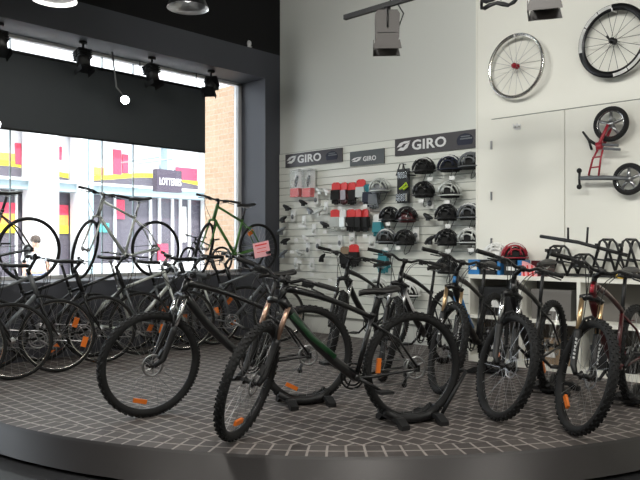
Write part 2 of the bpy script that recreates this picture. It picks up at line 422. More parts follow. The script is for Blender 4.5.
# ------------------------------------------------------------------ window dressing
bl = thing('roller_blind', 'large charcoal roller blind hanging in the upper half of the window', 'blind', (-7.98, 0, 2.53))
MB().span((-.006, -2.9, 0), (.006, 6.05, .86)).build('fabric', 'blind', bl)
MB().tube([(0, -2.9, 0), (0, 6.05, 0)], .014).build('bottom_bar', 'matte', bl)
MB().tube([(0, -2.9, .88), (0, 6.07, .88)], .022).build('roller', 'matte', bl)
rd = MB()
for y in (0.5, 2.9, 4.3, 5.0, 5.9): rd.tube([(0, y, .88), (0, y, 1.09)], .006, 5)
rd.build('hanging_bracket', 'matte', bl)

def track_spot(px, py, lab, lit=False, aim=(.5, 0, -.85)):
    """black stage-style spot screwed to the window soffit"""
    X = -7.72; p = at_x(px, py, X)
    t = thing('ceiling_spotlight', lab, 'spotlight', (X, p.y, 3.62), 0, None)
    MB().lathe([(0, 0), (.05, 0), (.05, -.03), (0, -.03)]).tube([(0, 0, -.02), (0, 0, -.10)], .014).build('mount', 'matte', t)
    MB().tube([(0, -.085, -.2), (0, -.085, -.11), (0, 0, -.09), (0, .085, -.11), (0, .085, -.2)], .009, 6).build('yoke', 'matte', t)
    q = V(aim).to_track_quat('-Z', 'Y').to_matrix().to_4x4()
    mb = MB(); mb.T = Matrix.Translation((0, 0, -.21)) @ q
    mb.lathe([(0, .12), (.055, .12), (.072, .10), (.078, .0), (.078, -.10), (.068, -.10), (.06, -.05), (0, -.04)], seg=24)
    for k in range(4): mb.box((0, 0, .1 - k * .03), (.17, .17, .008))
    mb.build('lamp_housing', 'matte', t)
    mb = MB(); mb.T = Matrix.Translation((0, 0, -.21)) @ q; mb.box((0, 0, -.125), (.17, .17, .006)).box((.085, 0, -.15), (.004, .16, .06)).box((-.085, 0, -.15), (.004, .16, .06)); mb.build('barn_door', 'matte', t)
    return t
track_spot(83, 60, 'black square spotlight under the beam, leftmost whole one of three', aim=(.3, 0, -1))
track_spot(152, 72, 'black square spotlight under the beam, middle one of three above the blind', aim=(.3, .05, -1))
track_spot(211, 88, 'tilted black spotlight under the beam nearest the brick pier', aim=(.35, -.55, -.8))
track_spot(-1, 40, 'black spotlight cut by the left edge of the photo under the beam', aim=(.4, 0, -.9))
def bulb_lamp(px, py, lab):
    X = -7.86; p = at_x(px, py, X)
    t = thing('spot_lamp', lab, 'lamp', (X, p.y, p.z))
    MB().tube([(0, 0, .03), (0, -.12, .14), (0, -.18, 3.62 - p.z)], .012, 6).build('arm', 'steel', t)
    q = (V((.86, -.5, -.15))).to_track_quat('-Z', 'Y').to_matrix().to_4x4()
    mb = MB(); mb.T = q; mb.lathe([(0, .10), (.03, .10), (.05, .03), (.06, -.03), (.052, -.03), (.04, .02), (0, .03)]); mb.build('reflector', 'chrome', t)
    mb = MB(); mb.T = q; mb.ell((0, 0, -.01), (.042, .042, .03)); mb.build('bulb', 'bulb', t)
    l = bpy.data.lights.new('lamp_light', 'SPOT'); l.energy = 60; l.spot_size = R_(120); l.color = (.9, 1, .97); l.shadow_soft_size = .04
    lo = bpy.data.objects.new('lamp_light', l); COL.objects.link(lo); lo.parent = t; lo.location = (.05, -.03, -.01); lo.rotation_euler = V((.86, -.3, -.5)).to_track_quat('-Z', 'Y').to_euler()
bulb_lamp(125, 100, 'small dazzling lit lamp on a thin arm in front of the blind')
bulb_lamp(-4, 124, 'dazzling lit lamp at the left edge of the photo, half out of frame')

# pendants and the ceiling track with its heads, then added unseen fill lamps
def pendant(x, y, z, lab, r=.22, m='steel', power=None, group=None):
    t = thing('pendant_lamp', lab, 'pendant lamp', (x, y, z), 0, group)
    MB().lathe([(r, 0), (r * .97, .015), (r * .82, .09), (r * .62, .22), (r * .45, .34), (r * .3, .40), (r * .29, .40), (r * .44, .335), (r * .6, .215), (r * .8, .085), (r * .95, .01), (r, 0)], seg=36).build('lamp_shade', m, t)
    MB().lathe([(0, .38), (r * .32, .38), (r * .32, .62), (r * .2, .66), (0, .66)]).build('gear_housing', 'fixture', t)
    MB().tube([(0, 0, .6), (0, 0, 5.6 - z)], .008, 6).build('cable', 'matte', t)
    MB().ell((0, 0, .16), (r * .3, r * .3, .1)).build('bulb', 'diff', t)
    l = bpy.data.lights.new('pendant_light', 'AREA'); l.shape = 'DISK'; l.size = r * 1.5; l.energy = power or FILL_PENDANT_W; l.color = (1, .97, .90)
    lo = bpy.data.objects.new('pendant_light', l); COL.objects.link(lo); lo.parent = t; lo.location = (0, 0, .04)
pendant(-6.1, 4.4, 3.72, 'spun metal pendant lamp at the top edge near the dark beam', power=12)
pendant(-6.75, 3.25, 3.67, 'pale pendant lamp at the top left, only its rim in view', m='white', power=12)
for x, y, wh in ((-3.9, 1.6, 'above the stage front'), (-1.6, 2.6, 'above the right end of the stage'), (.4, 4.2, 'nearest the right wall and cube shelf'), (-1.4, .2, 'just ahead of the camera'), (-4.2, -.8, 'by the left end of the window wall'), (1.5, 2.0, 'above the open shop floor at right')):
    pendant(x, y, 3.95, 'added unseen pendant lamp for fill light ' + wh, group='added fill pendants over the shop floor')  # unseen pendants added as fill light over stage and floor
TZ = 3.2; TY = 4.57
tk = thing('lighting_track', 'dark ceiling track bar at the top carrying the box spotlights', 'lighting track', (-4.04, TY, TZ))
MB().span((0, -.018, -.02), (3.4, .018, .02)).build('rail', 'matte', tk)
MB().tube([(.5, 0, 0), (.5, 0, 5.6 - TZ)], .006, 5).tube([(3.0, 0, 0), (3.0, 0, 5.6 - TZ)], .006, 5).build('suspension_wire', 'matte', tk)
MB().tube([(.55, 0, .02), (.62, .02, -.1), (.56, .03, -.2), (.45, 0, -.22)], .006, 5).build('cable', 'matte', tk)
def head(px, zc, lab, rz):
    p = at_y(px, 0, TY); t = thing('box_spotlight', lab, 'spotlight', (p.x, TY, TZ - .02), rz)
    MB().lathe([(0, 0), (.03, 0), (.03, -.05), (0, -.05)]).build('mount', 'matte', t)
    MB().tube([(0, -.13, -.2), (0, -.13, -.06), (0, .13, -.06), (0, .13, -.2)], .008, 6).build('yoke', 'matte', t)
    rot = Matrix.Rotation(R_(12), 3, 'Y')
    MB().prism([(-.1, -.09), (-.08, -.055), (.08, -.055), (.1, -.09), (.095, -.28), (.085, -.30), (-.085, -.30), (-.095, -.28)], -.115, .115).build('lamp_housing', 'fixture', t)
    MB().prism([(-.1, -.30), (.1, -.30), (.115, -.37), (-.115, -.37)], -.12, -.112).prism([(-.1, -.30), (.1, -.30), (.115, -.37), (-.115, -.37)], .112, .12).span((-.115, -.12, -.37), (-.108, .12, -.3)).build('visor', 'fixture', t)
    MB().box((0, -.118, -.24), (.15, .006, .004)).tube([(0, .115, -.2), (0, .15, -.2)], .018).build('knob', 'matte', t)
head(387, 0, 'box-shaped track spotlight hanging below the left end of the track', R_(40))
head(545, 0, 'box-shaped track spotlight cut by the top edge above the wall wheels', R_(25))
tk2 = thing('lighting_track', 'added unseen ceiling track in front of the stage carrying fill spotlights', 'lighting track', (-5.4, 1.0, 4.6))  # unseen track added to hold the fill spots
MB().span((0, -.018, -.02), (7.4, .018, .02)).tube([(.5, 0, 0), (.5, 0, 1.0)], .006, 5).tube([(6.6, 0, 0), (6.6, 0, 1.0)], .006, 5).build('rail', 'matte', tk2)
for x, aim, wh in ((-4.6, (-.9, 6, -1.1), 'first from the window'), (-3.4, (-1.2, 6, -1.2), 'second from the window'), (-1.8, (-.3, 6, -1.6), 'third from the window'), (-.2, (-.6, 6, -1.6), 'fourth from the window'), (1.4, (-.2, 6, -1.8), 'last, nearest the right wall')):
    t = thing('added_wall_washer', 'added unseen fill spotlight on the added track, ' + wh, 'spotlight', (x, 1.0, 4.58))  # unseen spot added to brighten the back wall
    q = V(aim).to_track_quat('-Z', 'Y').to_matrix().to_4x4()
    mb = MB(); mb.T = Matrix.Translation((0, 0, -.14)) @ q; mb.lathe([(0, .12), (.06, .12), (.08, -.10), (.072, -.10), (.05, 0), (0, 0)]); mb.build('lamp_housing', 'matte', t)
    MB().tube([(0, 0, 0), (0, 0, -.14)], .012, 6).build('mount', 'matte', t)
    l = bpy.data.lights.new('added_washer_light', 'SPOT'); l.energy = FILL_WASHER_W; l.spot_size = R_(80); l.spot_blend = 1; l.color = (1, .99, .94); l.shadow_soft_size = .3
    lo = bpy.data.objects.new('added_washer_light', l); COL.objects.link(lo); lo.parent = t; lo.matrix_local = Matrix.Translation((0, 0, -.14)) @ q @ Matrix.Translation((0, 0, -.11))
# coiled black cable beside the second head and the little sensor on the beam
cc = [(.09 * math.cos(a / 3.) * (1 + .1 * math.sin(a)), .09 * math.sin(a / 3.), .02 * math.sin(a * 1.3)) for a in range(40)]
p = at_y(499, 0, 4.57)
tag(local(MB().tube([(p.x + q[0] * 1.6, 4.57 + q[1], 2.99 + q[2]) for q in cc], .012, 6).tube([(p.x, 4.6, 3.0), (p.x, 4.57, 3.2)], .006, 5).build('cable_coil', 'matte'), (p.x, 4.57, 3.0)), 'coil of dark cable hanging from the track at the top edge', 'cable')
p = at_x(249, 50, WX)
sn = thing('motion_sensor', 'tiny white sensor on the top edge of the beam by the column', 'sensor', (WX, p.y, 4.0))
MB().ell((.0, 0, .05), (.035, .035, .05)).build('dome', 'white', sn); MB().box((0, 0, .005), (.06, .06, .01)).build('base', 'white', sn)
# ------------------------------------------------------------------ bicycles
def wheel(root, T, R, tr, kind, rim, name, rear, refl_a, rs=0):
    """rim with tyre, spokes, hub ... T places the wheel (axis along local Y)"""
    mtb = kind == 'mtb'
    Rr = R - tr * 1.55                              # rim centre radius
    mb = MB(); mb.T = T
    hw = .011 if not mtb else .014; dp = .011 if not mtb else .012
    mb.ring(Rr, [(-dp, -hw * .5), (-dp, hw * .5), (-dp * .2, hw), (dp, hw), (dp, -hw), (-dp * .2, -hw)], 72)
    mb.sm = [True] * len(mb.sm)
    rimo = mb.build(name, rim, root)
    mb = MB(); mb.T = T; k = 8
    prof = []
    for j in range(10):
        g = 2 * PI * j / 10 + PI / 10; prof.append((tr * math.cos(g), tr * math.sin(g)))
    mb.ring(R - tr, prof, 96 if mtb else 64)
    if mtb:                                          # tread blocks standing on the carcass
        for i in range(46):
            g = 2 * PI * i / 46
            for (wy, dr, off, sz) in ((0, .0005, 0, .012), (.55, -.16, .5, .010), (-.55, -.16, .5, .010), (.86, -.42, 0, .009), (-.86, -.42, 0, .009)):
                a = g + off * 2 * PI / 46; rr = R + dr * tr + .001
                c = V((rr * math.cos(a), wy * tr, rr * math.sin(a)))
                mb.box(c, (.008, sz * 1.3, sz * 1.5), Matrix.Rotation(-a, 3, 'Y'))
    mb.build('tyre', 'rubber', rimo)
    mb = MB(); mb.T = T; N = 28
    for i in range(N):
        a = 2 * PI * i / N; sd = 1 if i % 2 else -1; b = a + (.9 if (i // 2) % 2 else -.9)
        mb.tube([(.024 * math.cos(b), sd * .028, .024 * math.sin(b)), ((Rr - dp) * math.cos(a), 0, (Rr - dp) * math.sin(a))], .0011, 3)
    mb.build('spokes', 'spoke', rimo)
    mb = MB(); mb.T = T
    mb.lathe([(.0, -.055), (.012, -.055), (.012, -.035), (.029, -.032), (.029, -.027), (.016, -.02), (.016, .02), (.029, .027), (.029, .032), (.012, .035), (.012, .055), (0, .055)], axis='Y', seg=14)
    mb.build('hub', 'matte' if mtb else 'steel', rimo)
    if mtb:
        mb = MB(); mb.T = T
        mb.ring(.072, [(-.007, .040), (-.007, .042), (.009, .042), (.009, .040)], 32)
        for i in range(6):
            a = 2 * PI * i / 6; mb.tube([(.02 * math.cos(a), .041, .02 * math.sin(a)), (.067 * math.cos(a + .5), .041, .067 * math.sin(a + .5))], .003, 4)
        mb.build('brake_rotor', 'steel', rimo)
    if rear:
        mb = MB(); mb.T = T
        for j in range(7): 
            r2 = .055 - .005 * j; mb.ring(r2, [(-.012, -.036 - .004 * j), (.0, -.036 - .004 * j), (.0, -.034 - .004 * j), (-.012, -.034 - .004 * j)], 24)
        mb.build('cassette', 'steel', rimo)
    for a in refl_a:
        mb = MB(); mb.T = T
        c = V((Rr * .80 * math.cos(a), 0, Rr * .80 * math.sin(a)))
        mb.box(c, (.050, .018, .10) if not mtb else (.030, .018, .10), Matrix.Rotation(-a, 3, 'Y')); mb.build('reflector', 'orange', rimo)
    return rimo

def spline(a, b, c, n=7):
    a, b, c = V(a), V(b), V(c); return [(1 - t) ** 2 * a + 2 * t * (1 - t) * b + t * t * c for t in [i / (n - 1) for i in range(n)]]

def bicycle(name, label, front, rear, steer=0, kind='mtb', frame='black', accent=None, fork='black', stanchion='chrome', rim=None,
            z=0, seat_z=None, refl_f=(-1.9,), refl_r=(-2.6,), wb=None, scale=1., bar_rise=0., group=None, fork_low=None, head_badge=None, cat='bicycle', grips='grip', roll=0., mudguard=False):
    mtb = kind == 'mtb'
    R, tr = (.378, .029) if mtb else (.352, .018)
    rim = rim or ('rimblk' if mtb else 'rimsil')
    wb = wb or (1.17 if mtb else 1.04)
    f = V(front); r = V(rear); h = (f - r).normalized(); r0 = f - h * wb * scale
    root = thing(name, label, cat, (r0.x, r0.y, z), math.atan2(h.y, h.x), group)
    root.rotation_euler[0] = roll
    root.scale = (scale,) * 3
    ha = R_(69.5 if mtb else 71); u = V((-math.cos(ha), 0, math.sin(ha))); pf = V((math.sin(ha), 0, math.cos(ha)))
    F = V((wb, 0, R)); A0 = F - pf * .045
    crown = .515 if mtb else .405; htop = crown + (.13 if mtb else .23)
    S = Matrix.Translation(A0) @ Matrix.Rotation(R_(steer), 4, u) @ Matrix.Translation(-A0)   # steering
    hb = A0 + u * (crown + .02); ht = A0 + u * htop
    bb = V((.435, 0, R - (.04 if mtb else .07)))
    sa = R_(73); su = V((-math.cos(sa), 0, math.sin(sa))); sl = .43 if mtb else .50
    st = bb + su * sl; RA = V((0, 0, R))
    tt = .019 if mtb else .016; dt = .033 if mtb else .021
    mb = MB()
    mb.tube([hb, ht], [.024, .024], 14)
    if mtb:
        mb.tube(spline(ht - u * .025, (ht + st) / 2 + V((.05, 0, .045)), st - su * .02, 9), [.026, .025, .024, .023, .021, .019, .018, .018, .018], 10)
        mb.tube(spline(hb + u * .02, (hb + bb) / 2 + V((.06, 0, -.03)), bb, 8), [dt] * 8, 10)
    else:
        mb.tube([ht - u * .025, st - su * .04], tt, 10); mb.tube([hb + u * .015, bb], dt, 10)
    mb.tube([bb, st], .0165, 10)
    for s in (-1, 1):
        mb.tube([bb + V((-.02, s * .03, 0)), bb + V((-.10, s * .048, .004)), RA + V((.03, s * .066, -.005)), RA + V((0, s * .066, 0))], [.012, .011, .009, .009], 8)
        mb.tube([st - su * .05 + V((0, s * .012, 0)), (st + RA) / 2 + V((-.01, s * .05, .02)), RA + V((.005, s * .066, .01))], [.008, .009, .008], 8)
        mb.box(RA + V((.004, s * .066, 0)), (.04, .007, .045))
    mb.lathe([(0, -.036), (.024, -.036), (.024, .036), (0, .036)], bb, 'Y', 14)
    mb.tube([(st + RA) / 2 + V((.03, -.05, .09)), (st + RA) / 2 + V((.03, .05, .09))], .006, 6)
    fo = mb.build('frame', frame, root)
    if accent:                                       # coloured decals along the down and top tube
        for s in (-1, 1):
            d = MB(); a = hb.lerp(bb, .16); b = hb.lerp(bb, .72)
            bow = V((.03, 0, -.015)) if mtb else V((0, 0, 0))
            pts = [a, a.lerp(b, .5) + bow * .55, b] if mtb else [a, b]
            d.tube([q + V((.012 if mtb else 0, s * dt * .55, 0)) for q in pts], dt * .66, 8); d.build('decal', accent, fo)
    if head_badge:
        MB().tube([hb + u * .03 + pf * .024, hb + u * .085 + pf * .024], .014, 8).build('head_badge', head_badge, fo)
    # fork and front wheel, all turned together about the steering axis
    mb = MB(); mb.T = S
    hub_w = .058
    if mtb:
        c = A0 + u * crown
        mb.tube([c + V((0, -.075, 0)) - u * .0, c + V((0, -.03, 0)) + u * .022, c + V((0, .03, 0)) + u * .022, c + V((0, .075, 0))], [.024, .024, .024, .024], 10)
        mb.tube([c, hb + u * .0], .02, 10)
    else:
        c = A0 + u * crown
        mb.tube([c + V((0, -.05, 0)), c + u * .015, c + V((0, .05, 0))], .017, 8); mb.tube([c, hb], .018, 10)
        for s in (-1, 1): mb.tube([c + V((0, s * .05, 0)), A0 + u * .2 + V((0, s * .052, 0)), F + V((0, s * .052, 0))], [.015, .012, .008], 8)
    fk = mb.build('fork', fork, root)
    if mtb:
        mb = MB(); mb.T = S
        for s in (-1, 1): mb.tube([c + V((0, s * .068, 0)), A0 + u * .27 + V((0, s * .068, 0))], .0165, 12)
        mb.build('stanchion', stanchion, fk)
        mb = MB(); mb.T = S
        for s in (-1, 1):
            mb.tube([A0 + u * .30 + V((0, s * .068, 0)), A0 + u * .27 + V((0, s * .068, 0)), A0 + u * .06 + V((0, s * .068, 0)), F + V((0, s * .066, 0))], [.024, .025, .021, .016], 12)
        mb.tube([A0 + u * .29 + pf * .01 + V((0, -.068, 0)), A0 + u * .375 + pf * .03 + V((0, -.045, 0)), A0 + u * .40 + pf * .035, A0 + u * .375 + pf * .03 + V((0, .045, 0)), A0 + u * .29 + pf * .01 + V((0, .068, 0))], .010, 8)
        mb.build('lower_legs', 'matte' if (fork_low or fork) == 'black' else fork, fk)
        mb = MB(); mb.T = S; mb.box(F + V((-.055, .052, .075)), (.03, .03, .07), Matrix.Rotation(R_(-30), 3, 'Y')); mb.build('brake_caliper', 'matte', fk)
        if fork_low in ('black', None) and head_badge:
            for s in (-1, 1):                        # row of small raised letters down each leg
                mb = MB(); mb.T = S; a0 = A0 + u * .25 + V((.022, s * .081, 0)); mb.box(a0 - u * .075, (.003, .003, .15), Matrix.Rotation(ha - PI / 2, 3, 'Y').inverted())
                for k in range(6): mb.box(a0 - u * (.012 + k * .025), (.018, .008, .013))
                mb.build('fork_lettering', 'white', fk)
    else:
        mb = MB(); mb.T = S
        for s in (-1, 1): mb.tube([c + V((.03, s * .03, .0)), c + V((.035, s * .035, -.10))], .007, 6).box(c + V((.03, s * .028, -.055)), (.05, .012, .012))
        mb.build('rim_brake', 'matte', fk)
    TF = S @ Matrix.Translation(F)
    wheel(root, TF, R, tr, kind, rim, 'front_wheel', False, refl_f)
    wheel(root, Matrix.Translation(RA), R, tr, kind, rim, 'rear_wheel', True, refl_r)
    # stem, bar, grips, levers
    sp_ = A0 + u * (htop + .035); fw = V((1, 0, 0))
    cl = sp_ + V((.075, 0, .012 + bar_rise)) if mtb else sp_ + V((.07, 0, .03 + bar_rise))
    mb = MB(); mb.T = S; mb.tube([ht, sp_ + u * .025], .0185, 12); mb.tube([sp_, cl], [.017, .015], 10); mb.tube([cl + V((0, -.022, 0)), cl + V((0, .022, 0))], .022, 10)
    mb.build('stem', 'matte' if frame != 'silverp' else 'steel', root)
    hwid = .35 if mtb else .30
    mb = MB(); mb.T = S; rs_ = .03 if mtb else .015; bk = -.045
    mb.tube([cl + V((bk, -hwid, rs_)), cl + V((bk * .35, -.12, rs_)), cl + V((0, -.06, 0)), cl + V((0, .06, 0)), cl + V((bk * .35, .12, rs_)), cl + V((bk, hwid, rs_))], .0125, 10)
    hbo = mb.build('handlebar', 'black', root)
    for s in (-1, 1):
        mb = MB(); mb.T = S; a = cl + V((bk, s * hwid, rs_)); b = cl + V((bk * .7, s * (hwid - .13), rs_))
        mb.tube([a + V((0, s * .006, 0)), a, b], [.019, .0165, .0165], 10); mb.build('grip', grips, hbo)
        mb = MB(); mb.T = S; e = b + V((.01, -s * .02, -.008))
        mb.tube([e, e + V((.05, s * .01, -.015)), e + V((.065, s * .10, -.02))], [.008, .006, .005], 6).box(e + V((.015, -s * .02, -.005)), (.05, .035, .022))
        mb.build('brake_lever', 'matte', hbo)
        mb = MB(); mb.T = S; mb.box(e + V((.0, -s * .05, -.012)), (.045, .04, .03)); mb.build('shifter', 'matte', hbo)
    cb = MB()
    for s in (-1, 1):
        a = S @ (cl + V((.03, s * .14, rs_ - .02)))
        cb.tube(spline(a, a + V((.14, -s * .06, .03)), hb + V((.03, s * .03, -.02)) + u * .03, 8), .003, 5)
        cb.tube(spline(a + V((0, -s * .03, 0)), a + V((.16, -s * .10, -.03)), S @ (A0 + u * .34 + V((.02, s * .05, 0))), 8), .003, 5)
    cb.build('brake_cable', 'matte', root)
    # saddle and post
    szz = seat_z or (.98 if mtb else .98)
    sc = bb + su * ((szz - bb.z) / su.z)
    sp2 = MB().tube([st - su * .02, sc - su * .03], .0145, 10).tube([st - su * .012, st + su * .012], .021, 12).build('seat_post', 'matte' if frame != 'silverp' else 'steel', root)
    secs = [(-.13, .068, .018), (-.10, .075, .012), (-.05, .064, .002), (0, .045, -.003), (.05, .028, -.002), (.11, .020, -.004), (.15, .012, -.012)]
    vs = []; nn = 10
    for x, wd, dz in secs:
        for j in range(nn):
            g = 2 * PI * j / nn; yy = wd * math.cos(g); zz = .02 * math.sin(g) if math.sin(g) > 0 else .022 * math.sin(g)
            vs.append(sc + V((x, yy, dz + zz - .012 * (abs(yy) / .08) ** 2)))
    fs = [(i * nn + j, (i + 1) * nn + j, (i + 1) * nn + (j + 1) % nn, i * nn + (j + 1) % nn) for i in range(len(secs) - 1) for j in range(nn)]
    mb = MB(); mb.add(vs, fs, True); mb.f += [tuple(range(nn)), tuple(reversed(range((len(secs) - 1) * nn, len(secs) * nn)))]; mb.sm += [True, True]
    sd = mb.build('saddle', 'saddle', root)
    MB().tube([sc + V((-.08, .022, -.025)), sc + V((0, .022, -.04)), sc + V((.09, .012, -.025))], .0035, 6).tube([sc + V((-.08, -.022, -.025)), sc + V((0, -.022, -.04)), sc + V((.09, -.012, -.025))], .0035, 6).box(sc + V((0, 0, -.038)), (.04, .05, .014)).build('saddle_rail', 'steel', sd)
    # drivetrain on the right side (-Y)
    mb = MB(); mb.T = Matrix.Translation(bb)
    for rr, yy in ((.085, -.052), (.062, -.045)): mb.ring(rr, [(-.006, yy), (.006, yy), (.006, yy + .004), (-.006, yy + .004)], 40)
    for i in range(4):
        a = 2 * PI * i / 4 + .5; mb.tube([(0, -.052, 0), (.08 * math.cos(a), -.050, .08 * math.sin(a))], .006, 5)
    cr = mb.build('crankset', 'matte' if mtb else 'steel', root)
    ca = R_(-50 + (hash(label) % 5) * 0 + 20 * (len(label) % 5))
    for s in (-1, 1):
        d = V((math.cos(ca), 0, math.sin(ca))) * (.172 * (1 if s < 0 else -1)); e = bb + d + V((0, s * .075, 0))
        MB().tube([bb + V((0, s * .055, 0)), e], [.014, .010], 8).build('crank_arm', 'matte' if mtb else 'steel', cr)
        MB().box(e + V((0, s * .055, 0)), (.095, .085, .018)).tube([e, e + V((0, s * .02, 0))], .008, 6).build('pedal', 'matte', cr)
    MB().tube([bb + V((.0, -.05, .086)), RA + V((0, -.05, .048))], .0045, 4).tube([bb + V((0, -.05, -.086)), RA + V((.03, -.055, -.12)), RA + V((.01, -.05, -.055))], .0045, 4).build('chain', 'steel', root)
    MB().box(RA + V((.01, -.075, -.05)), (.03, .03, .06)).tube([RA + V((.01, -.06, -.06)), RA + V((.035, -.06, -.13))], .011, 8).lathe([(0, -.004), (.02, -.004), (.02, .004), (0, .004)], RA + V((.035, -.055, -.13)), 'Y', 12).build('rear_derailleur', 'matte', root)
    if mudguard:
        pts = [RA + V(((R + .012) * math.cos(a), 0, (R + .012) * math.sin(a))) for a in [R_(40 + 8 * i) for i in range(17)]]
        MB().tube(pts, .02, 8).build('mudguard', 'matte', root)
    return root

# two mountain bikes in front
A = bicycle('mountain_bike', 'black mountain bike at the front left with its front wheel turned, side on to us', (-4.29, 2.77), (-3.77, 3.86), 16, frame='black', stanchion='chrome', fork='black', fork_low='black', refl_f=(-1.3,), refl_r=(-1.1,), wb=1.18, seat_z=1.00)
B = bicycle('mountain_bike', 'black mountain bike with green down tube, nearest to us in the middle', (-3.35, 2.85), (-2.86, 3.95), 50, frame='black', accent='green', stanchion='bronze', fork='black', refl_f=(-1.45,), refl_r=(.1,), wb=1.20, seat_z=.91)
Cb = bicycle('mountain_bike', 'black mountain bike with silver fork tubes, right of centre facing us', (-2.46, 4.43), (-2.63, 5.61), 50, frame='black', stanchion='chrome', refl_f=(), refl_r=(-.6,), seat_z=1.07, bar_rise=.05)
D = bicycle('mountain_bike', 'dark red mountain bike with gold fork tubes at the right edge', (-1.90, 4.44), (-1.96, 5.62), 46, frame='dred', stanchion='gold', fork='black', fork_low='black', head_badge='red', refl_f=(-2.15,), refl_r=(), seat_z=1.02, bar_rise=.04)
E = bicycle('mountain_bike', 'dark mountain bike with a blue head tube behind the middle bike rear wheel', (-3.23, 4.88), (-3.41, 5.95), 44, frame='black', accent='blue', stanchion='gold', head_badge='blue', refl_f=(), refl_r=(-2.,), seat_z=1.03, bar_rise=.07)
Fb = bicycle('mountain_bike', 'black mountain bike with white down tube lettering under the glove rack', (-3.90, 4.98), (-4.04, 6.13), 38, frame='black', accent='white', stanchion='steel', refl_f=(), refl_r=(), seat_z=1.0, bar_rise=.07)
G = bicycle('mountain_bike', 'black mountain bike farthest back against the slat board', (-4.85, 5.30), (-4.98, 6.42), 40, frame='black', stanchion='chrome', refl_f=(-1.6,), refl_r=(), seat_z=1.0, bar_rise=.08)

# hybrids parked in an overlapping row below the window
row = [
    ((-6.30, 2.22), (.42, .91), 4, 'black', None, 'black', 'black city bike cut by the left edge, first of the row below the window'),
    ((-6.37, 2.67), (.42, .91), -6, 'black', None, 'black', 'black city bike at the left of the row with bright rim nearest the stage edge'),
    ((-6.45, 3.14), (.40, .92), 6, 'greyp', None, 'black', 'dark grey city bike second whole one from the left below the window'),
    ((-6.62, 3.69), (.40, .92), -8, 'black', None, 'black', 'black city bike third from the left, orange reflector near its hub'),
    ((-6.80, 4.27), (.36, .93), 8, 'black', None, 'greyp', 'black city bike right behind the front left mountain bike wheel'),
    ((-6.72, 4.80), (.33, .94), -10, 'silverp', None, 'silverp', 'silver city bike with silver fork, behind the front left handlebar'),
    ((-6.82, 5.33), (.32, .95), 8, 'greyp', None, 'silverp', 'grey city bike with thin bright rims under the green bike'),
    ((-6.85, 5.82), (.32, .95), -8, 'black', None, 'black', 'black city bike in front of the charcoal column, left of the price card'),
    ((-6.45, 6.05), (.50, .86), 10, 'greyp', None, 'greyp', 'grey city bike carrying the pink price card by the slat board'),
]
for i, (f, h, s, c, ac, fk, lab) in enumerate(row):
    f = V(f); h = V(h).normalized()
    bicycle('city_bike', lab, f, f - h, s, kind='hyb', frame=c, accent=ac, fork=fk, rim='rimsil', refl_f=(PI - .1 * i,) if i % 2 else (-.3,), refl_r=(-2.2 + .3 * i,), seat_z=1.02 + .03 * (i % 3), wb=1.04, bar_rise=.05 + .025 * (i % 3))
# bikes on the window ledge
LX = -7.47
bicycle('city_bike', 'dark bike on the window ledge at the far left, big rear wheel against the street', (LX, 2.36), (LX, 3.28), 0, kind='hyb', frame='black', fork='black', rim='rimblk', z=.82, wb=.96, refl_f=(), refl_r=(), seat_z=.95)
bicycle('city_bike', 'silver bike standing on the window ledge with its front wheel turned', (LX, 3.94), (LX, 4.88), 42, kind='hyb', frame='silverp', fork='silverp', rim='rimblk', z=.82, wb=.97, refl_f=(), refl_r=(), seat_z=.96)
bicycle('city_bike', 'green bike on the window ledge in front of the brick pier and column', (-7.40, 5.57), (-7.40, 6.50), 38, kind='hyb', frame='olive', fork='olive', rim='rimblk', z=.82, wb=.97, refl_f=(), refl_r=(1.,), seat_z=.95)
bicycle('kids_bike', 'small black bike on the window ledge between the silver and green bikes', (-7.80, 5.62), (-7.80, 6.2), 20, kind='mtb', frame='black', fork='black', z=.82, scale=.50, refl_f=(), refl_r=(), seat_z=.95)

# rear wheel stands
def stand(bike, lab, up=False):
    t = thing('bike_stand', lab, 'bike stand', tuple(bike.location), bike.rotation_euler[2])
    mb = MB()
    for s in (-1, 1):
        mb.tube([(-.17, s * .035, .10), (-.10, s * .04, .045), (0, s * .045, .035), (.14, s * .045, .045), (.24, s * .04, .10)], [.022, .028, .03, .028, .022], 8)
    mb.box((0, 0, .022), (.30, .07, .025)); mb.build('cradle', 'matte', t)
    for x in (-.14, .16): MB().prism([(-.14, .0), (-.10, .035), (.10, .035), (.14, .0), (.19, .0), (.19, .03), (.12, .065), (-.12, .065), (-.19, .03), (-.19, 0)], x - .03, x + .03, 'YZ').build('foot', 'matte', t)
    if up: MB().tube([(-.19, .05, .03), (-.40, .05, .33)], .013, 8).tube([(-.19, -.05, .03), (-.40, -.05, .33)], .013, 8).tube([(-.40, .05, .33), (-.40, -.05, .33)], .013, 8).build('upright_loop', 'matte', t)
stand(A, 'low black floor stand under the rear wheel of the front left bike')
stand(B, 'low black floor stand under the rear wheel of the green-tubed bike', True)
stand(Cb, 'low black floor stand under the silver-forked bike rear wheel')
stand(D, 'low black floor stand under the dark red bike rear wheel')
stand(E, 'low black floor stand under the blue head tube bike')

# price card on the bars of the last city bike
p = at_y(263, 249, 5.75)
pc = thing('price_card', 'pink tilted price card with red heading on the city bike by the slat board', 'card', (p.x, 5.75, p.z - .1), R_(40))
rt = Matrix.Rotation(R_(-12), 4, 'Y') @ Matrix.Rotation(R_(-15), 4, 'X')
mb = MB(); mb.T = rt; mb.box((0, 0, .1), (.20, .005, .19)); mb.build('card', 'pink', pc)
mb = MB(); mb.T = rt
for k, wd in enumerate((.15, .12, .13)): mb.box((0, -.004, .16 - k * .045), (wd, .003, .018 if k == 0 else .008))
mb.build('printed_line', 'redcard', pc)
mb = MB(); mb.T = rt; mb.tube([(0, .01, .02), (.02, .02, -.12)], .005, 6); mb.build('clip_rod', 'matte', pc)
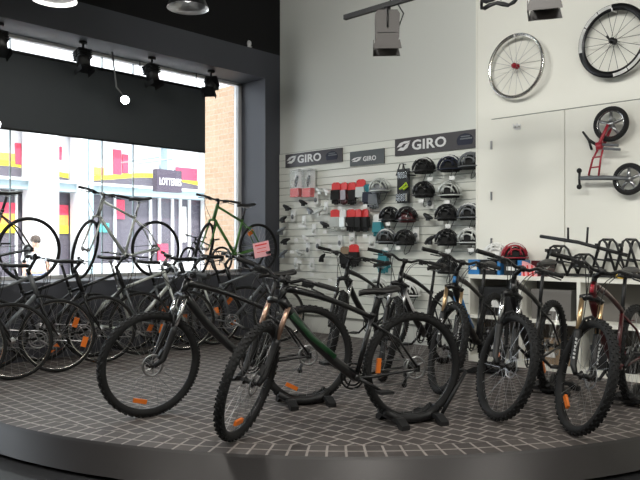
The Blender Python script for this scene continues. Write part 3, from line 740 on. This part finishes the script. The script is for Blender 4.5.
# ------------------------------------------------------------------ slat board display
sx0, sx1 = -7.48, -4.08; SF = BW - .03
sl = MB(); z = .25
while z < 2.50:
    z2 = min(z + .092, 2.54); sl.span((sx0, SF, z), (sx1, BW, z2)); z += .1
o = sl.build('slat_board', 'slat'); o['kind'] = 'structure'
g = struct('slat_board_backing', MB().span((sx0, SF + .018, .22), (sx1, BW, 2.55)), 'groove')
def sign(px0, px1, z0, z1, m, lab, tsize, tx, tw, pic=None):
    a = at_y(px0, 0, SF - .02).x; b = at_y(px1, 0, SF - .02).x; W = b - a; H = z1 - z0
    t = thing('brand_sign', lab, 'sign', (a, SF - .022, z0))
    MB().span((0, 0, 0), (W, .02, H)).build('panel', m, t)
    T = Matrix.Translation((tx, -.002, H * .27)) @ Matrix.Rotation(R_(90), 4, 'X')
    s = tsize
    tm = text_mesh('lettering', 'GIRO', s, 'white', T, t, bold=.0035 * s / .14, extrude=.002, spacing=1.06)
    xs_ = [v.co.x for v in tm.data.vertices]; k = tw * W / (max(xs_) - min(xs_)); x0_ = min(xs_)
    for v in tm.data.vertices: v.co.x = tx * W + (v.co.x - x0_) * k
    # slanted eye-shaped mark in front of the word
    k = (tx * W) * .80 / 1.25; x0 = tx * W * .12; zb = H * .27; q = s * .70
    mb = MB()
    mb.prism([(x0, zb + q * .42), (x0 + k * .30, zb + q * .86), (x0 + k * .72, zb + q), (x0 + k * 1.25, zb + q), (x0 + k * .98, zb + q * .76), (x0 + k * .60, zb + q * .74), (x0 + k * .42, zb + q * .50)], -.004, 0)
    mb.build('logo_mark', 'white', t)
    mb = MB(); mb.prism([(x0 + k * .06, zb + q * .10), (x0 + k * .36, zb + q * .38), (x0 + k * .62, zb + q * .34), (x0 + k * .80, zb + q * .62), (x0 + k * 1.18, zb + q * .84), (x0 + k * .96, zb + q * .26), (x0 + k * .58, zb)], -.004, 0)
    mb.build('logo_mark', 'white', t)
    if pic:
        pxo = pic * W
        MB().ell((pxo, -.001, H * .45), (.11, .004, H * .40), lo=-.6).build('printed_helmet', 'navy' if W > .8 else 'dred', t)
        MB().box((pxo + .02, -.006, H * .55), (.16, .003, .015)).box((pxo + .01, -.006, H * .68), (.12, .003, .012)).build('printed_highlight', 'greyp', t)
sign(285.5, 342, 2.335, 2.525, 'signd', 'dark sign with white lettering and red helmet picture, left end of slat board', .15, .23, .42, pic=.83)
sign(350, 384, 2.26, 2.45, 'signg', 'small plain grey sign with white lettering between the two dark signs', .085, .40, .38)
sign(395, 477.5, 2.33, 2.54, 'signd', 'longest dark sign with white lettering above the helmet rows', .165, .225, .42, pic=.86)

def helmet(px, py, lab, shell='black', rib='black', rot=0, Y=None, visor=False, g='helmets on the slat board', sc=1., hang=True, streak=None):
    Y = Y or SF - .17
    p = at_y(px, py, Y)
    t = thing('bike_helmet', lab, 'helmet', (p.x, p.y, p.z - .05), rot, g)
    t.scale = (sc,) * 3
    MB().ell((0, 0, 0), (.118, .082, .112), 20, 8, lo=-.35).build('liner', shell, t)
    mb = MB()
    for k in range(-3, 4):                            # long ribs leaving the vents open between them
        yy = k * .030; w = math.sqrt(max(.02, 1 - (yy / .108) ** 2)); pts = []
        for i in range(11):
            a = PI * i / 10; pts.append((.142 * w * math.cos(a) - .006, yy * (.35 + .65 * math.sin(a) ** .5 if 0 < i < 10 else .5), .004 + .145 * w * math.sin(a)))
        mb.tube(pts, [.006] + [.010] * 9 + [.005], 6)
    mb.tube([(.145 * math.cos(a), .10 * math.sin(a), -.012) for a in [2 * PI * i / 20 for i in range(20)]], .008, 6, closed=True)
    mb.tube([(.05, .09 * math.cos(a), .02 + .120 * math.sin(a)) for a in [PI * i / 8 for i in range(9)]], .009, 6)
    mb.tube([(-.05, .09 * math.cos(a), .02 + .120 * math.sin(a)) for a in [PI * i / 8 for i in range(9)]], .009, 6)
    mb.build('shell', rib, t)
    if streak:                                        # light painted streaks lying on two of the ribs
        for k in (-1.5, .5, 2):
            yy = k * .030; w = math.sqrt(1 - (yy / .108) ** 2); pts = []
            for i in range(2, 8):
                a = PI * i / 10; pts.append((.146 * w * math.cos(a) - .006, yy * (.35 + .65 * math.sin(a) ** .5), .004 + .152 * w * math.sin(a)))
            MB().tube(pts, [.004, .009, .010, .010, .008, .003], 6).build('streak', streak, t)
    MB().tube([(.06, .085, -.02), (.02, .07, -.12), (0, 0, -.15), (.02, -.07, -.12), (.06, -.085, -.02)], .004, 4).build('strap', 'matte', t)
    if visor: MB().prism([(.10, .05), (.19, .015), (.10, -.05)], 0, .012, 'XY').build('visor', rib, t)
    if hang:
        MB().tube([(0, 0, -.02), (0, SF - Y, -.02) if abs(rot) < .01 else (math.sin(rot) * (SF - Y), math.cos(rot) * (SF - Y), -.02)], .005, 5).build('display_arm', 'steel', t)
    return t
hl = [(424, 166, 'foam', 'black', 'black helmet with white streaks, left one in the top row under the long sign', .3),
      (450, 164, 'foam', 'navy', 'dark navy helmet with white streaks in the top row, middle one under the long sign', .3),
      (471, 161, 'foam', 'greyp', 'grey and black helmet in the top row beside the wall edge', .3),
      (424, 190, 'foam', 'black', 'all black helmet in the second row above a white tag', .2),
      (450, 190, 'foam', 'silverp', 'silver ribbed helmet in the second row', .2),
      (380, 186, 'greyp', 'silverp', 'big pale grey helmet above the grey gloves, left of the mirror stand', .2),
      (390, 215, 'foam', 'black', 'black helmet in the third row right of the gloves', .2),
      (407, 215, 'dred', 'black', 'black helmet with dark red inside in the third row', .2),
      (447, 213, 'foam', 'black', 'black helmet in the third row below the silver one', .2),
      (470, 212, 'foam', 'greyp', 'black helmet with grey stripes in the third row by the wall edge', .2),
      (387, 237, 'foam', 'greyp', 'black helmet with pale stripes in the fourth row, leftmost', .2),
      (405, 238, 'foam', 'black', 'plain black helmet in the fourth row, second from left', .2),
      (447, 238, 'foam', 'black', 'plain black helmet in the fourth row above a white tag', .2),
      (470, 237, 'foam', 'silverp', 'black and silver helmet in the fourth row by the wall edge', .2),
      (409, 290, 'foam', 'cardw', 'black helmet with white stripes low on the slat board behind the bikes', .2),
      (378, 286, 'foam', 'silverp', 'black and silver helmet low on the board left of the white striped one', .2),
      (447, 266, 'foam', 'black', 'black helmet in the fifth row behind the handlebars', .2)]
for px, py, s, r, lab, rot in hl: helmet(px, py, lab, s, r, rot, streak='cardw' if ('streak' in lab or 'stripes' in lab or 'and silver' in lab) else None)

# price tags on the board edge
tags = [(430, 179, 'between the two top helmet rows, left'), (452, 178, 'above the silver ribbed helmet'), (447, 202, 'under the silver ribbed helmet'), (421, 201, 'under the all black second row helmet'), (388, 224, 'below the third row helmet by the gloves'), (448, 226, 'below the third row helmet under the silver one'), (386, 249, 'under the leftmost fourth row helmet'), (398, 248, 'under the second fourth row helmet'), (448, 251, 'under the third fourth row helmet'), (471, 250, 'lowest beside the wall edge'), (340, 208, 'between the two glove rows, left'), (365, 206, 'between the two glove rows, right'), (300, 226, 'left part of the board, below the pouch'), (296, 240, 'left part of the board, mid height'), (292, 252, 'left edge of the board, low'), (325, 232, 'below the tyre levers'), (330, 246, 'above the handlebars, left of the red card'), (300, 262, 'lowest on the left part of the board'), (312, 275, 'low on the board between the bikes'), (330, 280, 'low on the board behind the farthest bike'), (365, 236, 'under the right end of the lower gloves')]
for px, py, wh in tags:
    p = at_y(px, py, SF - .28); tag(local(MB().box(p, (.07, .004, .04)).box(p + V((0, .14, .022)), (.006, .28, .006)).build('price_tag', 'cardw'), p), 'small white price tag ' + wh, 'price tag', 'white price tags on the slat board hooks')
# white carded blisters hanging in the left half of the board
for px, py, wh in ((316, 197, 'right beside the boxed packs'), (293, 214, 'under the left boxed pack'), (304, 220, 'two steps under the right boxed pack'), (314, 228, 'left of the tyre levers'), (326, 206, 'left end between the glove rows'), (308, 247, 'mid height left of the handlebars'), (318, 243, 'just left of the lower gloves, low'), (296, 262, 'low at the left edge'), (312, 262, 'low, second from the left edge'), (340, 240, 'under the leftmost lower gloves'), (352, 236, 'under the middle lower gloves'), (372, 240, 'left of the fourth row helmets'), (416, 232, 'between helmet columns, fourth row'), (430, 200, 'between helmet columns, second row')):
    p = at_y(px, py, SF - .07); t = thing('blister_pack', 'white carded accessory pack, ' + wh, 'package', p, random.uniform(-.3, .3), 'white carded packs on the slat board')
    MB().span((-.045, -.003, -.10), (.045, .003, .06)).build('card', 'cardw', t)
    MB().ell((0, -.012, -.04), (.028, .014, .035)).build('product', random.choice(['greyp', 'matte', 'silverp']), t)
    MB().tube([(0, -.01, .045), (0, .06, .045)], .003, 4).build('hook', 'steel', t)

def gloves(px, py, lab, cuff='redcard', body='foam'):
    p = at_y(px, py, SF - .10); t = thing('glove_pack', lab, 'gloves', p, 0, 'hanging gloves on the slat board')
    t.rotation_euler[2] = random.uniform(-.3, .3); t.scale = (1.2, 1, 1)
    mb = MB(); mb.prism([(-.055, .0), (.055, .0), (.06, -.05), (.062, -.13), (-.062, -.13), (-.06, -.05)], -.03, .03)
    for k in range(4): mb.tube([(-.046 + k * .031, 0, -.12), (-.048 + k * .032, 0, -.20 + .012 * abs(k - 1.5))], [.016, .012], 6)
    mb.tube([(.06, 0, -.06), (.085, 0, -.12)], [.016, .012], 6); mb.build('glove', body, t)
    MB().prism([(-.06, 0), (-.06, .08), (-.03, .10), (.03, .10), (.06, .08), (.06, 0)], -.006, .006).build('backing_card', cuff, t)
    MB().tube([(0, -.02, .09), (0, .07, .09)], .003, 4).build('hook', 'steel', t)
gl_ = [(336, 190, 'redcard', 'foam', 'red-carded black gloves, leftmost of the upper glove row'), (344, 190, 'redcard', 'dred', 'red-carded gloves with red palms, second in the upper glove row'),
       (352, 190, 'redcard', 'foam', 'red-carded black gloves in the middle of the upper glove row'), (361, 187, 'redcard', 'silverp', 'red-carded pale gloves at the right of the upper glove row'),
       (368, 192, 'teal', 'navy', 'teal and navy gloves ending the upper glove row'), (374, 194, 'greyp', 'greyp', 'grey gloves hanging below the pale grey helmet'),
       (335, 217, 'redcard', 'silverp', 'red-carded white and black gloves, leftmost of the lower glove row'), (343, 217, 'cardw', 'silverp', 'white-carded pale gloves second in the lower glove row'),
       (351, 217, 'redcard', 'foam', 'red-carded black gloves, third in the lower glove row'), (358, 217, 'redcard', 'foam', 'red-carded black gloves, fourth in the lower glove row'),
       (365, 217, 'redcard', 'foam', 'red-carded black gloves ending the lower glove row'),
       (354, 252, 'redcard', 'foam', 'red-carded gloves seen just above the handlebars'), (345, 254, 'box', 'foam', 'brown-carded gloves behind the handlebars, left of the red-carded pair'), (383, 258, 'teal', 'teal', 'teal pack hanging behind the bikes below the helmets'), (378, 222, 'cardw', 'teal', 'white and pale teal pack right of the lower gloves')]
for px, py, a, b, lab in gl_: gloves(px, py, lab, a, b)

# three boxed packs at the left
for i, (px, lab) in enumerate(((296.5, 'clear boxed pack with red base, left of the pair high on the board'), (308.5, 'clear boxed pack with red base, right of the pair high on the board'))):
    p = at_y(px, 197, SF - .10); t = thing('boxed_pack', lab, 'package', (p.x, SF - .10, p.z), 0)
    MB().span((-.085, -.05, 0), (.085, -.046, .38)).span((-.085, -.05, 0), (-.081, .05, .38)).span((.081, -.05, 0), (.085, .05, .38)).build('clear_cover', 'clear', t)
    MB().span((-.085, .044, 0), (.085, .05, .40)).span((-.085, -.05, .376), (.085, .05, .384)).build('backing', 'cardw', t)
    MB().span((-.08, -.045, 0), (.08, .042, .12)).build('red_base', 'redcard', t)
    MB().tube([(-.02, 0, .14), (0, -.01, .22), (.02, 0, .30)], [.012, .022, .015], 8).build('light', 'matte', t)
    MB().tube([(0, .04, .37), (0, .10, .37)], .004, 4).build('hook', 'steel', t)
# small accessories on hooks
acc = [(287, 207, 'foam', 'black tilted pump high on the left edge of the board'), (303, 202, 'foam', 'black oval pouch hanging under the boxed packs'), (283, 219, 'foam', 'black bracket with tag on the left edge, below the pump'),
       (281, 231, 'greyp', 'grey small tool on the left edge, mid height'), (285, 241, 'foam', 'black small tool on the left edge, lower'), (283, 254, 'greyp', 'grey lock lowest on the left edge'),
       (320, 190, 'silverp', 'grey and white bottle cage left of the gloves'), (325, 224, 'matte', 'black tyre lever set left of the lower gloves'), (318, 212, 'silverp', 'thin silver pump lying on hooks'), (327, 191, 'cardw', 'white gel pack beside the gloves'),
       (310, 210, 'greyp', 'grey wired computer under the right boxed pack'), (428, 216, 'matte', 'black helmet bracket between third row helmets'), (430, 240, 'matte', 'black helmet bracket between fourth row helmets'), (322, 258, 'foam', 'black saddle bag on the lower board left of the handlebars'), (300, 252, 'silverp', 'pale multi-tool low on the board'), (306, 238, 'cardw', 'white carded bell on the board centre left')]
for px, py, m_, lab in acc:
    p = at_y(px, py, SF - .14); t = thing('accessory_pack', lab, 'accessory', p, random.uniform(-.4, .4), 'small accessories on the slat board')
    a = random.choice((.5, -.5, .9))
    mb = MB(); mb.tube([(-.07, 0, -.05 * a), (-.02, 0, 0), (.03, 0, .03 * a), (.08, 0, .06 * a)], [.018, .03, .026, .012], 8); mb.box((.0, .0, -.03), (.05, .03, .05)); mb.build('body', m_, t)
    MB().tube([(0, 0, .02), (0, .14, .02)], .004, 4).build('hook', 'steel', t)
# triangular wire frames beside the top row and mirror/eyewear stand
p = at_y(404, 175, SF - .08)
wf = thing('wire_bracket', 'black wire bracket of slanted loops beside the top helmet row', 'bracket', p)
MB().tube([(-.12, 0, 0), (-.06, 0, .14), (-.01, 0, .14), (-.03, 0, 0)], .008, 6).tube([(-.01, 0, .14), (.05, -.04, .0), (.10, -.04, 0)], .008, 6).tube([(.02, 0, .05), (.16, 0, .02), (.17, 0, -.02), (.04, 0, 0)], .008, 6).tube([(-.03, 0, .14), (-.03, .08, .14)], .006, 5).build('wire_loop', 'matte', wf)
p = at_y(402, 203, SF - .12)
es = thing('eyewear_stand', 'eyewear stand with mirror panels and a lime strip between the helmets', 'stand', p)
MB().span((-.09, .02, 0), (.09, .04, .42)).build('back_panel', 'matte', es)
MB().span((-.075, -.03, .02), (.075, .015, .11)).build('mirror', 'chrome', es)
MB().span((-.075, -.0, .30), (.075, .015, .38)).build('mirror', 'chrome', es)
MB().tube([(-.02, -.02, .17), (.03, -.03, .19), (.08, -.02, .24), (.09, -.01, .20), (.04, -.03, .16)], .014, 6).build('lime_glasses', 'lime', es)
MB().box((0, .08, .25), (.03, .1, .02)).build('bracket', 'matte', es)

# ------------------------------------------------------------------ cube shelf under the joinery wall
cx0, cx1, cy0, cy1 = -3.95, .2, 6.44, BK - .03
cu = thing('cube_shelf', 'long low white cube shelf along the cupboard wall behind the bikes', 'shelf unit', (cx0, cy0, 0))
W = cx1 - cx0; Dp = cy1 - cy0
MB().span((0, 0, .87), (W, Dp, .91)).build('top', 'joinery', cu)
MB().span((0, 0, .0), (W, Dp, .06)).build('plinth', 'joinery', cu)
MB().span((0, 0, .455), (W, Dp, .49)).build('shelf', 'joinery', cu)
nx = 7
for i in range(nx + 1):
    x = W * i / nx; MB().span((max(0, x - .018), 0, .06), (min(W, x + .018), Dp, .87)).build('divider', 'joinery', cu)
MB().span((0, Dp - .01, .06), (W, Dp, .87)).build('back_panel', 'boxg', cu)
k = 0
looks = ['white striped', 'dull brown', 'grey', 'dark', 'brown', 'grey-brown', 'black']
for i in range(nx - 1):
    for zz, row_ in ((.06, 'lower'), (.49, 'upper')):
        if (i, row_) in ((2, 'upper'),): continue
        m_ = ['boxg', 'box', 'matte', 'boxg', 'matte', 'box'][(i + (zz > .3) * 2) % 6]; hh = .22 + .07 * ((i * 3 + (zz > .3)) % 3)
        nm = {'boxg': 'grey', 'box': 'brown', 'matte': 'black'}[m_]
        x = W * (i + .5) / nx
        t = thing('storage_box', '%s box in the %s row of the cube shelf, compartment %s from its left end' % (nm, row_, ['first', 'second', 'third', 'fourth', 'fifth', 'sixth'][i]), 'box', (cx0 + x, cy0 + .17, zz), 0, 'boxes in the cube shelf')
        MB().span((-.2, -.12, 0), (.2, .12, hh)).build('carton', m_, t); MB().span((-.205, -.125, hh - .04), (.205, .125, hh + .005)).build('lid', m_, t)
        MB().span((-.05, -.126, hh * .3), (.05, -.121, hh * .55)).build('paper_label', 'cardw', t)
# things on top of the shelf
helmet(515, 252, 'red and black striped helmet lying on top of the cube shelf', 'foam', 'red', .6, Y=6.62, g='helmets on the cube shelf', hang=False, sc=.92, streak='cardw')
helmet(497, 251, 'white helmet beside the red one on top of the cube shelf', 'cardw', 'cardw', .3, Y=6.66, g='helmets on the cube shelf', hang=False, sc=.95)
for o in [q for q in COL.objects if q.get('group') == 'helmets on the cube shelf']: o.location.z = 1.10
for i, (px, m_, lab, wd) in enumerate(((478, 'blue', 'blue and black box at the left end of the shelf top', .13), (493, 'matte', 'black box under the white helmet on the shelf top', .2), (502, 'blue', 'narrow blue box under the white helmet, right of the black one', .06), (515, 'matte', 'black box under the red helmet on the shelf top', .15), (523, 'blue', 'bright blue carton right of the red helmet', .07), (543, 'dred', 'dark red carton at the end of the shelf top boxes', .16))):
    p = at_y(px, 270, 6.6); t = thing('product_box', lab, 'box', (p.x, 6.6, .91), 0, 'boxes on the shelf top')
    MB().span((-wd / 2, -.09, 0), (wd / 2, .09, .155)).build('carton', m_, t); MB().span((-wd * .3, -.093, .05), (wd * .3, -.09, .09)).build('paper_label', 'cardw', t)
p = at_y(529, 270, 6.5)
t = thing('striped_bag', 'pink and white striped bag leaning on the shelf top', 'bag', (p.x, 6.5, .91), R_(10))
MB().prism([(-.07, 0), (.09, 0), (.06, .10), (-.06, .15)], -.03, .03).build('body', 'pink', t)
mb = MB()
for k in range(3): mb.prism([(-.05 + k * .045, 0), (-.03 + k * .045, 0), (-.045 + k * .045, .11), (-.06 + k * .045, .11)], -.033, -.03)
mb.build('stripe', 'redcard', t)
# bike carriers: tubular racks standing on the shelf top
def carrier(px0, px1, lab, hgt, n=3):
    a = at_y(px0, 270, 6.6).x; b = at_y(px1, 270, 6.6).x; W = b - a
    t = thing('bike_carrier', lab, 'bike rack', (a, 6.6, .91), 0, 'tubular bike carriers on the shelf top')
    mb = MB()
    for y in (-.12, .12):
        mb.tube([(0, y, .02), (W * .35, y, hgt * .95), (W * .47, y, hgt), (W * .6, y, hgt * .9), (W, y, .02)], .012, 7)
        mb.tube([(W * .1, y, .02), (W * .9, y, .02)], .01, 6)
        mb.tube([(W * .18, y, hgt * .5), (W * .8, y, hgt * .45)], .009, 6)
    mb.tube([(0, -.12, .02), (0, .12, .02)], .012, 7).tube([(W, -.12, .02), (W, .12, .02)], .012, 7).tube([(W * .47, -.12, hgt), (W * .47, .12, hgt)], .012, 7); mb.build('tube_frame', 'matte', t)
    for k in range(n):
        x = W * (.3 + .2 * k); MB().tube([(x, -.12, hgt * .7), (x + .03, -.20, hgt * .75), (x + .03, -.22, hgt * .85)], .011, 7).box((x + .03, -.22, hgt * .86), (.03, .05, .03)).build('cradle', 'matte', t)
    mb = MB(); mb.tube([(W * .3, -.1, hgt * .8), (W * .2, -.13, hgt * .4), (W * .35, -.14, .1), (W * .5, -.12, .3 * hgt)], .006, 5); mb.build('strap', 'matte', t)
carrier(547, 573, 'black tubular bike carrier, leftmost on the shelf top', .30)
carrier(572, 598, 'black tubular bike carrier with upright prongs behind the red bike bars', .22, 2)
carrier(596, 622, 'angular black bike carrier, left of the two slanted ones at right', .36, 1)
carrier(619, 645, 'angular black bike carrier cut by the right edge', .36, 1)
p = at_y(585, 236, 6.6)
t = thing('wheel_tray', 'black two-pronged tray bar lying across the carriers', 'bike rack', (p.x, 6.6, p.z - .04))
MB().tube([(-.38, -.15, .04), (.0, -.16, -.02), (.45, -.15, -.14)], .017, 8).build('bar', 'matte', t)
MB().tube([(-.1, -.15, .0), (-.1, -.15, .12)], .01, 6).build('prong', 'matte', t); MB().tube([(.08, -.15, -.03), (.09, -.15, .12)], .01, 6).build('prong', 'matte', t)
p = at_y(622, 272, 6.5)
t = thing('yellow_pouch', 'yellow pouch on the shelf top below the carriers', 'pouch', (p.x, 6.5, .91))
MB().ell((0, 0, .03), (.07, .04, .03)).build('body', 'yellow', t); MB().tube([(-.05, 0, .045), (0, 0, .075), (.05, 0, .045)], .008, 6).build('handle', 'matte', t)

# ------------------------------------------------------------------ things on the joinery wall
p = at_y(518, 127, BK - .022)
t = thing('coat_hook', 'small white hook high on the first cupboard door', 'hook', (p.x, BK - .022, p.z))
MB().box((0, -.006, .0), (.07, .012, .05)).build('plate', 'white', t)
MB().tube([(-.02, -.01, 0), (-.02, -.05, -.01), (-.02, -.06, .03)], .008, 6).tube([(.02, -.01, 0), (.02, -.05, -.01), (.02, -.06, .03)], .008, 6).build('prong', 'white', t)
def wall_wheel(px, py, lab, R, deep, rim, hubm, tilt, nsp):
    p = at_y(px, py, BK - .10); t = thing('display_wheel', lab, 'bicycle wheel', p, tilt)
    hw = .012; mb = MB(); mb.ring(R - deep, [(-.002, -.006), (-.002, .006), (deep * .4, hw), (deep, hw), (deep, -hw), (deep * .4, -hw)], 80); mb.sm = [True] * len(mb.sm)
    ro = mb.build('rim', rim, t)
    if deep < .05:
        mb = MB()
        for s in (-1, 1): mb.ring(R - .006, [(-.006, s * .0125), (-.006, s * .0135), (.004, s * .0135), (.004, s * .0125)], 80)
        mb.build('braking_surface', 'chrome', ro)
    mb = MB()
    for i in range(nsp):
        a = 2 * PI * i / nsp; sd = 1 if i % 2 else -1; mb.tube([(.02 * math.cos(a + .3), sd * .03, .02 * math.sin(a + .3)), ((R - deep) * math.cos(a), 0, (R - deep) * math.sin(a))], .0022, 4)
    mb.build('spokes', 'spoke' if deep < .05 else 'matte', ro)
    MB().lathe([(0, -.06), (.012, -.06), (.014, -.035), (.03, -.03), (.03, -.024), (.018, -.015), (.018, .015), (.03, .024), (.03, .03), (.014, .035), (.012, .06), (0, .06)], axis='Y').build('hub', hubm, ro)
    if deep > .05:
        for a0, N in ((R_(95), 22), (R_(-85), 18)):
            mb = MB()
            for i in range(N):
                if i in (5, 12): continue
                a = a0 + i * .075; r2 = R - deep * .35
                mb.box((r2 * math.cos(a), -.0135, r2 * math.sin(a)), (.030, .005, .040), Matrix.Rotation(-a, 3, 'Y'))
            mb.build('white_lettering', 'cardw', ro)
        MB().tube([(-.03, -.06, .04), (.0, -.07, .0), (.05, -.07, -.02), (.05, -.07, -.06)], .010, 7).build('skewer_lever', 'matte', ro)
    MB().tube([(0, .10, R - deep + .0), (0, -.02, R - deep - .005), (0, -.025, R - deep + .02)], .007, 6).build('wall_hook', 'white', t)
    return t
wall_wheel(515.5, 66, 'silver-rimmed road wheel with red hub hung high on the wall', .335, .03, 'rimsil', 'red', R_(-6), 20)
wall_wheel(613, 41, 'deep black-rimmed wheel with white lettering hung at the top right', .345, .058, 'rimblk', 'matte', R_(-6), 18)

# balance bike hung on the second cupboard door, drawn in the wall plane
YB = BK - .12
def wp(px, py, dy=0): q = at_y(px, py, YB); return V((q.x, YB + dy, q.z))
rb = thing('balance_bike', 'small red-framed scooter bike with two chunky wheels hung on the cupboard door', 'balance bike', (wp(605, 160).x, YB, wp(605, 160).z))
O = V(rb.location)
def W(px, py, dy=0): return wp(px, py, dy) - O
for cxp, cyp, rr in ((611, 124, .168), (629, 179, .150)):
    c = W(cxp, cyp); mb = MB(); mb.T = Matrix.Translation(c); pr_ = [(.026 * math.cos(g), .026 * math.sin(g)) for g in [2 * PI * j / 10 for j in range(10)]]
    mb.ring(rr - .026, [(-.004, -.02), (-.004, .02), (-.022, .018), (-.022, -.018)], 40); mb.sm = [True] * len(mb.sm)
    ro = mb.build('wheel', 'chrome', rb)
    mb = MB(); mb.T = Matrix.Translation(c); mb.ring(rr - .026, pr_, 48); mb.build('tyre', 'rubber', ro)
    mb = MB(); mb.T = Matrix.Translation(c)
    for i in range(5):
        a = 2 * PI * i / 5 + .3; mb.tube([(0, 0, 0), ((rr - .045) * math.cos(a), 0, (rr - .045) * math.sin(a))], [.022, .012], 6)
    mb.lathe([(0, -.03), (.028, -.03), (.03, .03), (0, .03)], axis='Y'); mb.build('spokes', 'steel', ro)
MB().tube([W(610, 125, -.05), W(603, 141, -.05), W(600, 147, -.04)], [.014, .018, .02], 8).tube([W(610, 125, .05), W(603, 141, .05), W(600, 147, .02)], [.014, .018, .02], 8).tube([W(600, 143, -.03), W(601, 150, -.03)], .034, 10).build('fork', 'red', rb)
MB().tube([W(600, 148, -.03), W(594, 160, -.035), W(590, 176, -.035)], .010, 8).tube([W(604, 150, -.03), W(602, 160, -.035), W(600, 176, -.035)], .010, 8).tube([W(594, 158, -.035), W(602, 157, -.035)], .008, 6).tube([W(592, 168, -.035), W(601, 167, -.035)], .008, 6).build('frame', 'red', rb)
MB().tube([W(582, 178.5, -.03), W(605, 178, -.035), W(630, 179, -.04)], [.020, .024, .016], 8).build('footboard', 'greyp', rb)
MB().tube([W(581, 171, -.03), W(580.5, 179, -.03), W(581, 187, -.03)], .012, 8).build('handlebar', 'matte', rb)
for yy in (171, 187): MB().ell(W(580.5, yy, -.03), (.024, .024, .026)).build('grip', 'grip', rb)
MB().tube([W(584, 132, -.03), W(590, 140, -.03), W(599, 146, -.03)], [.010, .014, .014], 7).tube([W(593, 150, -.03), W(590, 140, -.03)], .012, 7).build('kickstand', 'matte', rb)
MB().tube([W(604, 145, -.04), W(620, 146, -.04)], .013, 7).tube([W(605, 149, -.04), W(622, 150, -.04)], .013, 7).build('foot_peg', 'greyp', rb)
MB().tube([W(611, 118, .0), W(611, 118, .12)], .01, 6).tube([W(590, 176, 0), W(590, 176, .12)], .01, 6).build('wall_hook', 'steel', rb)
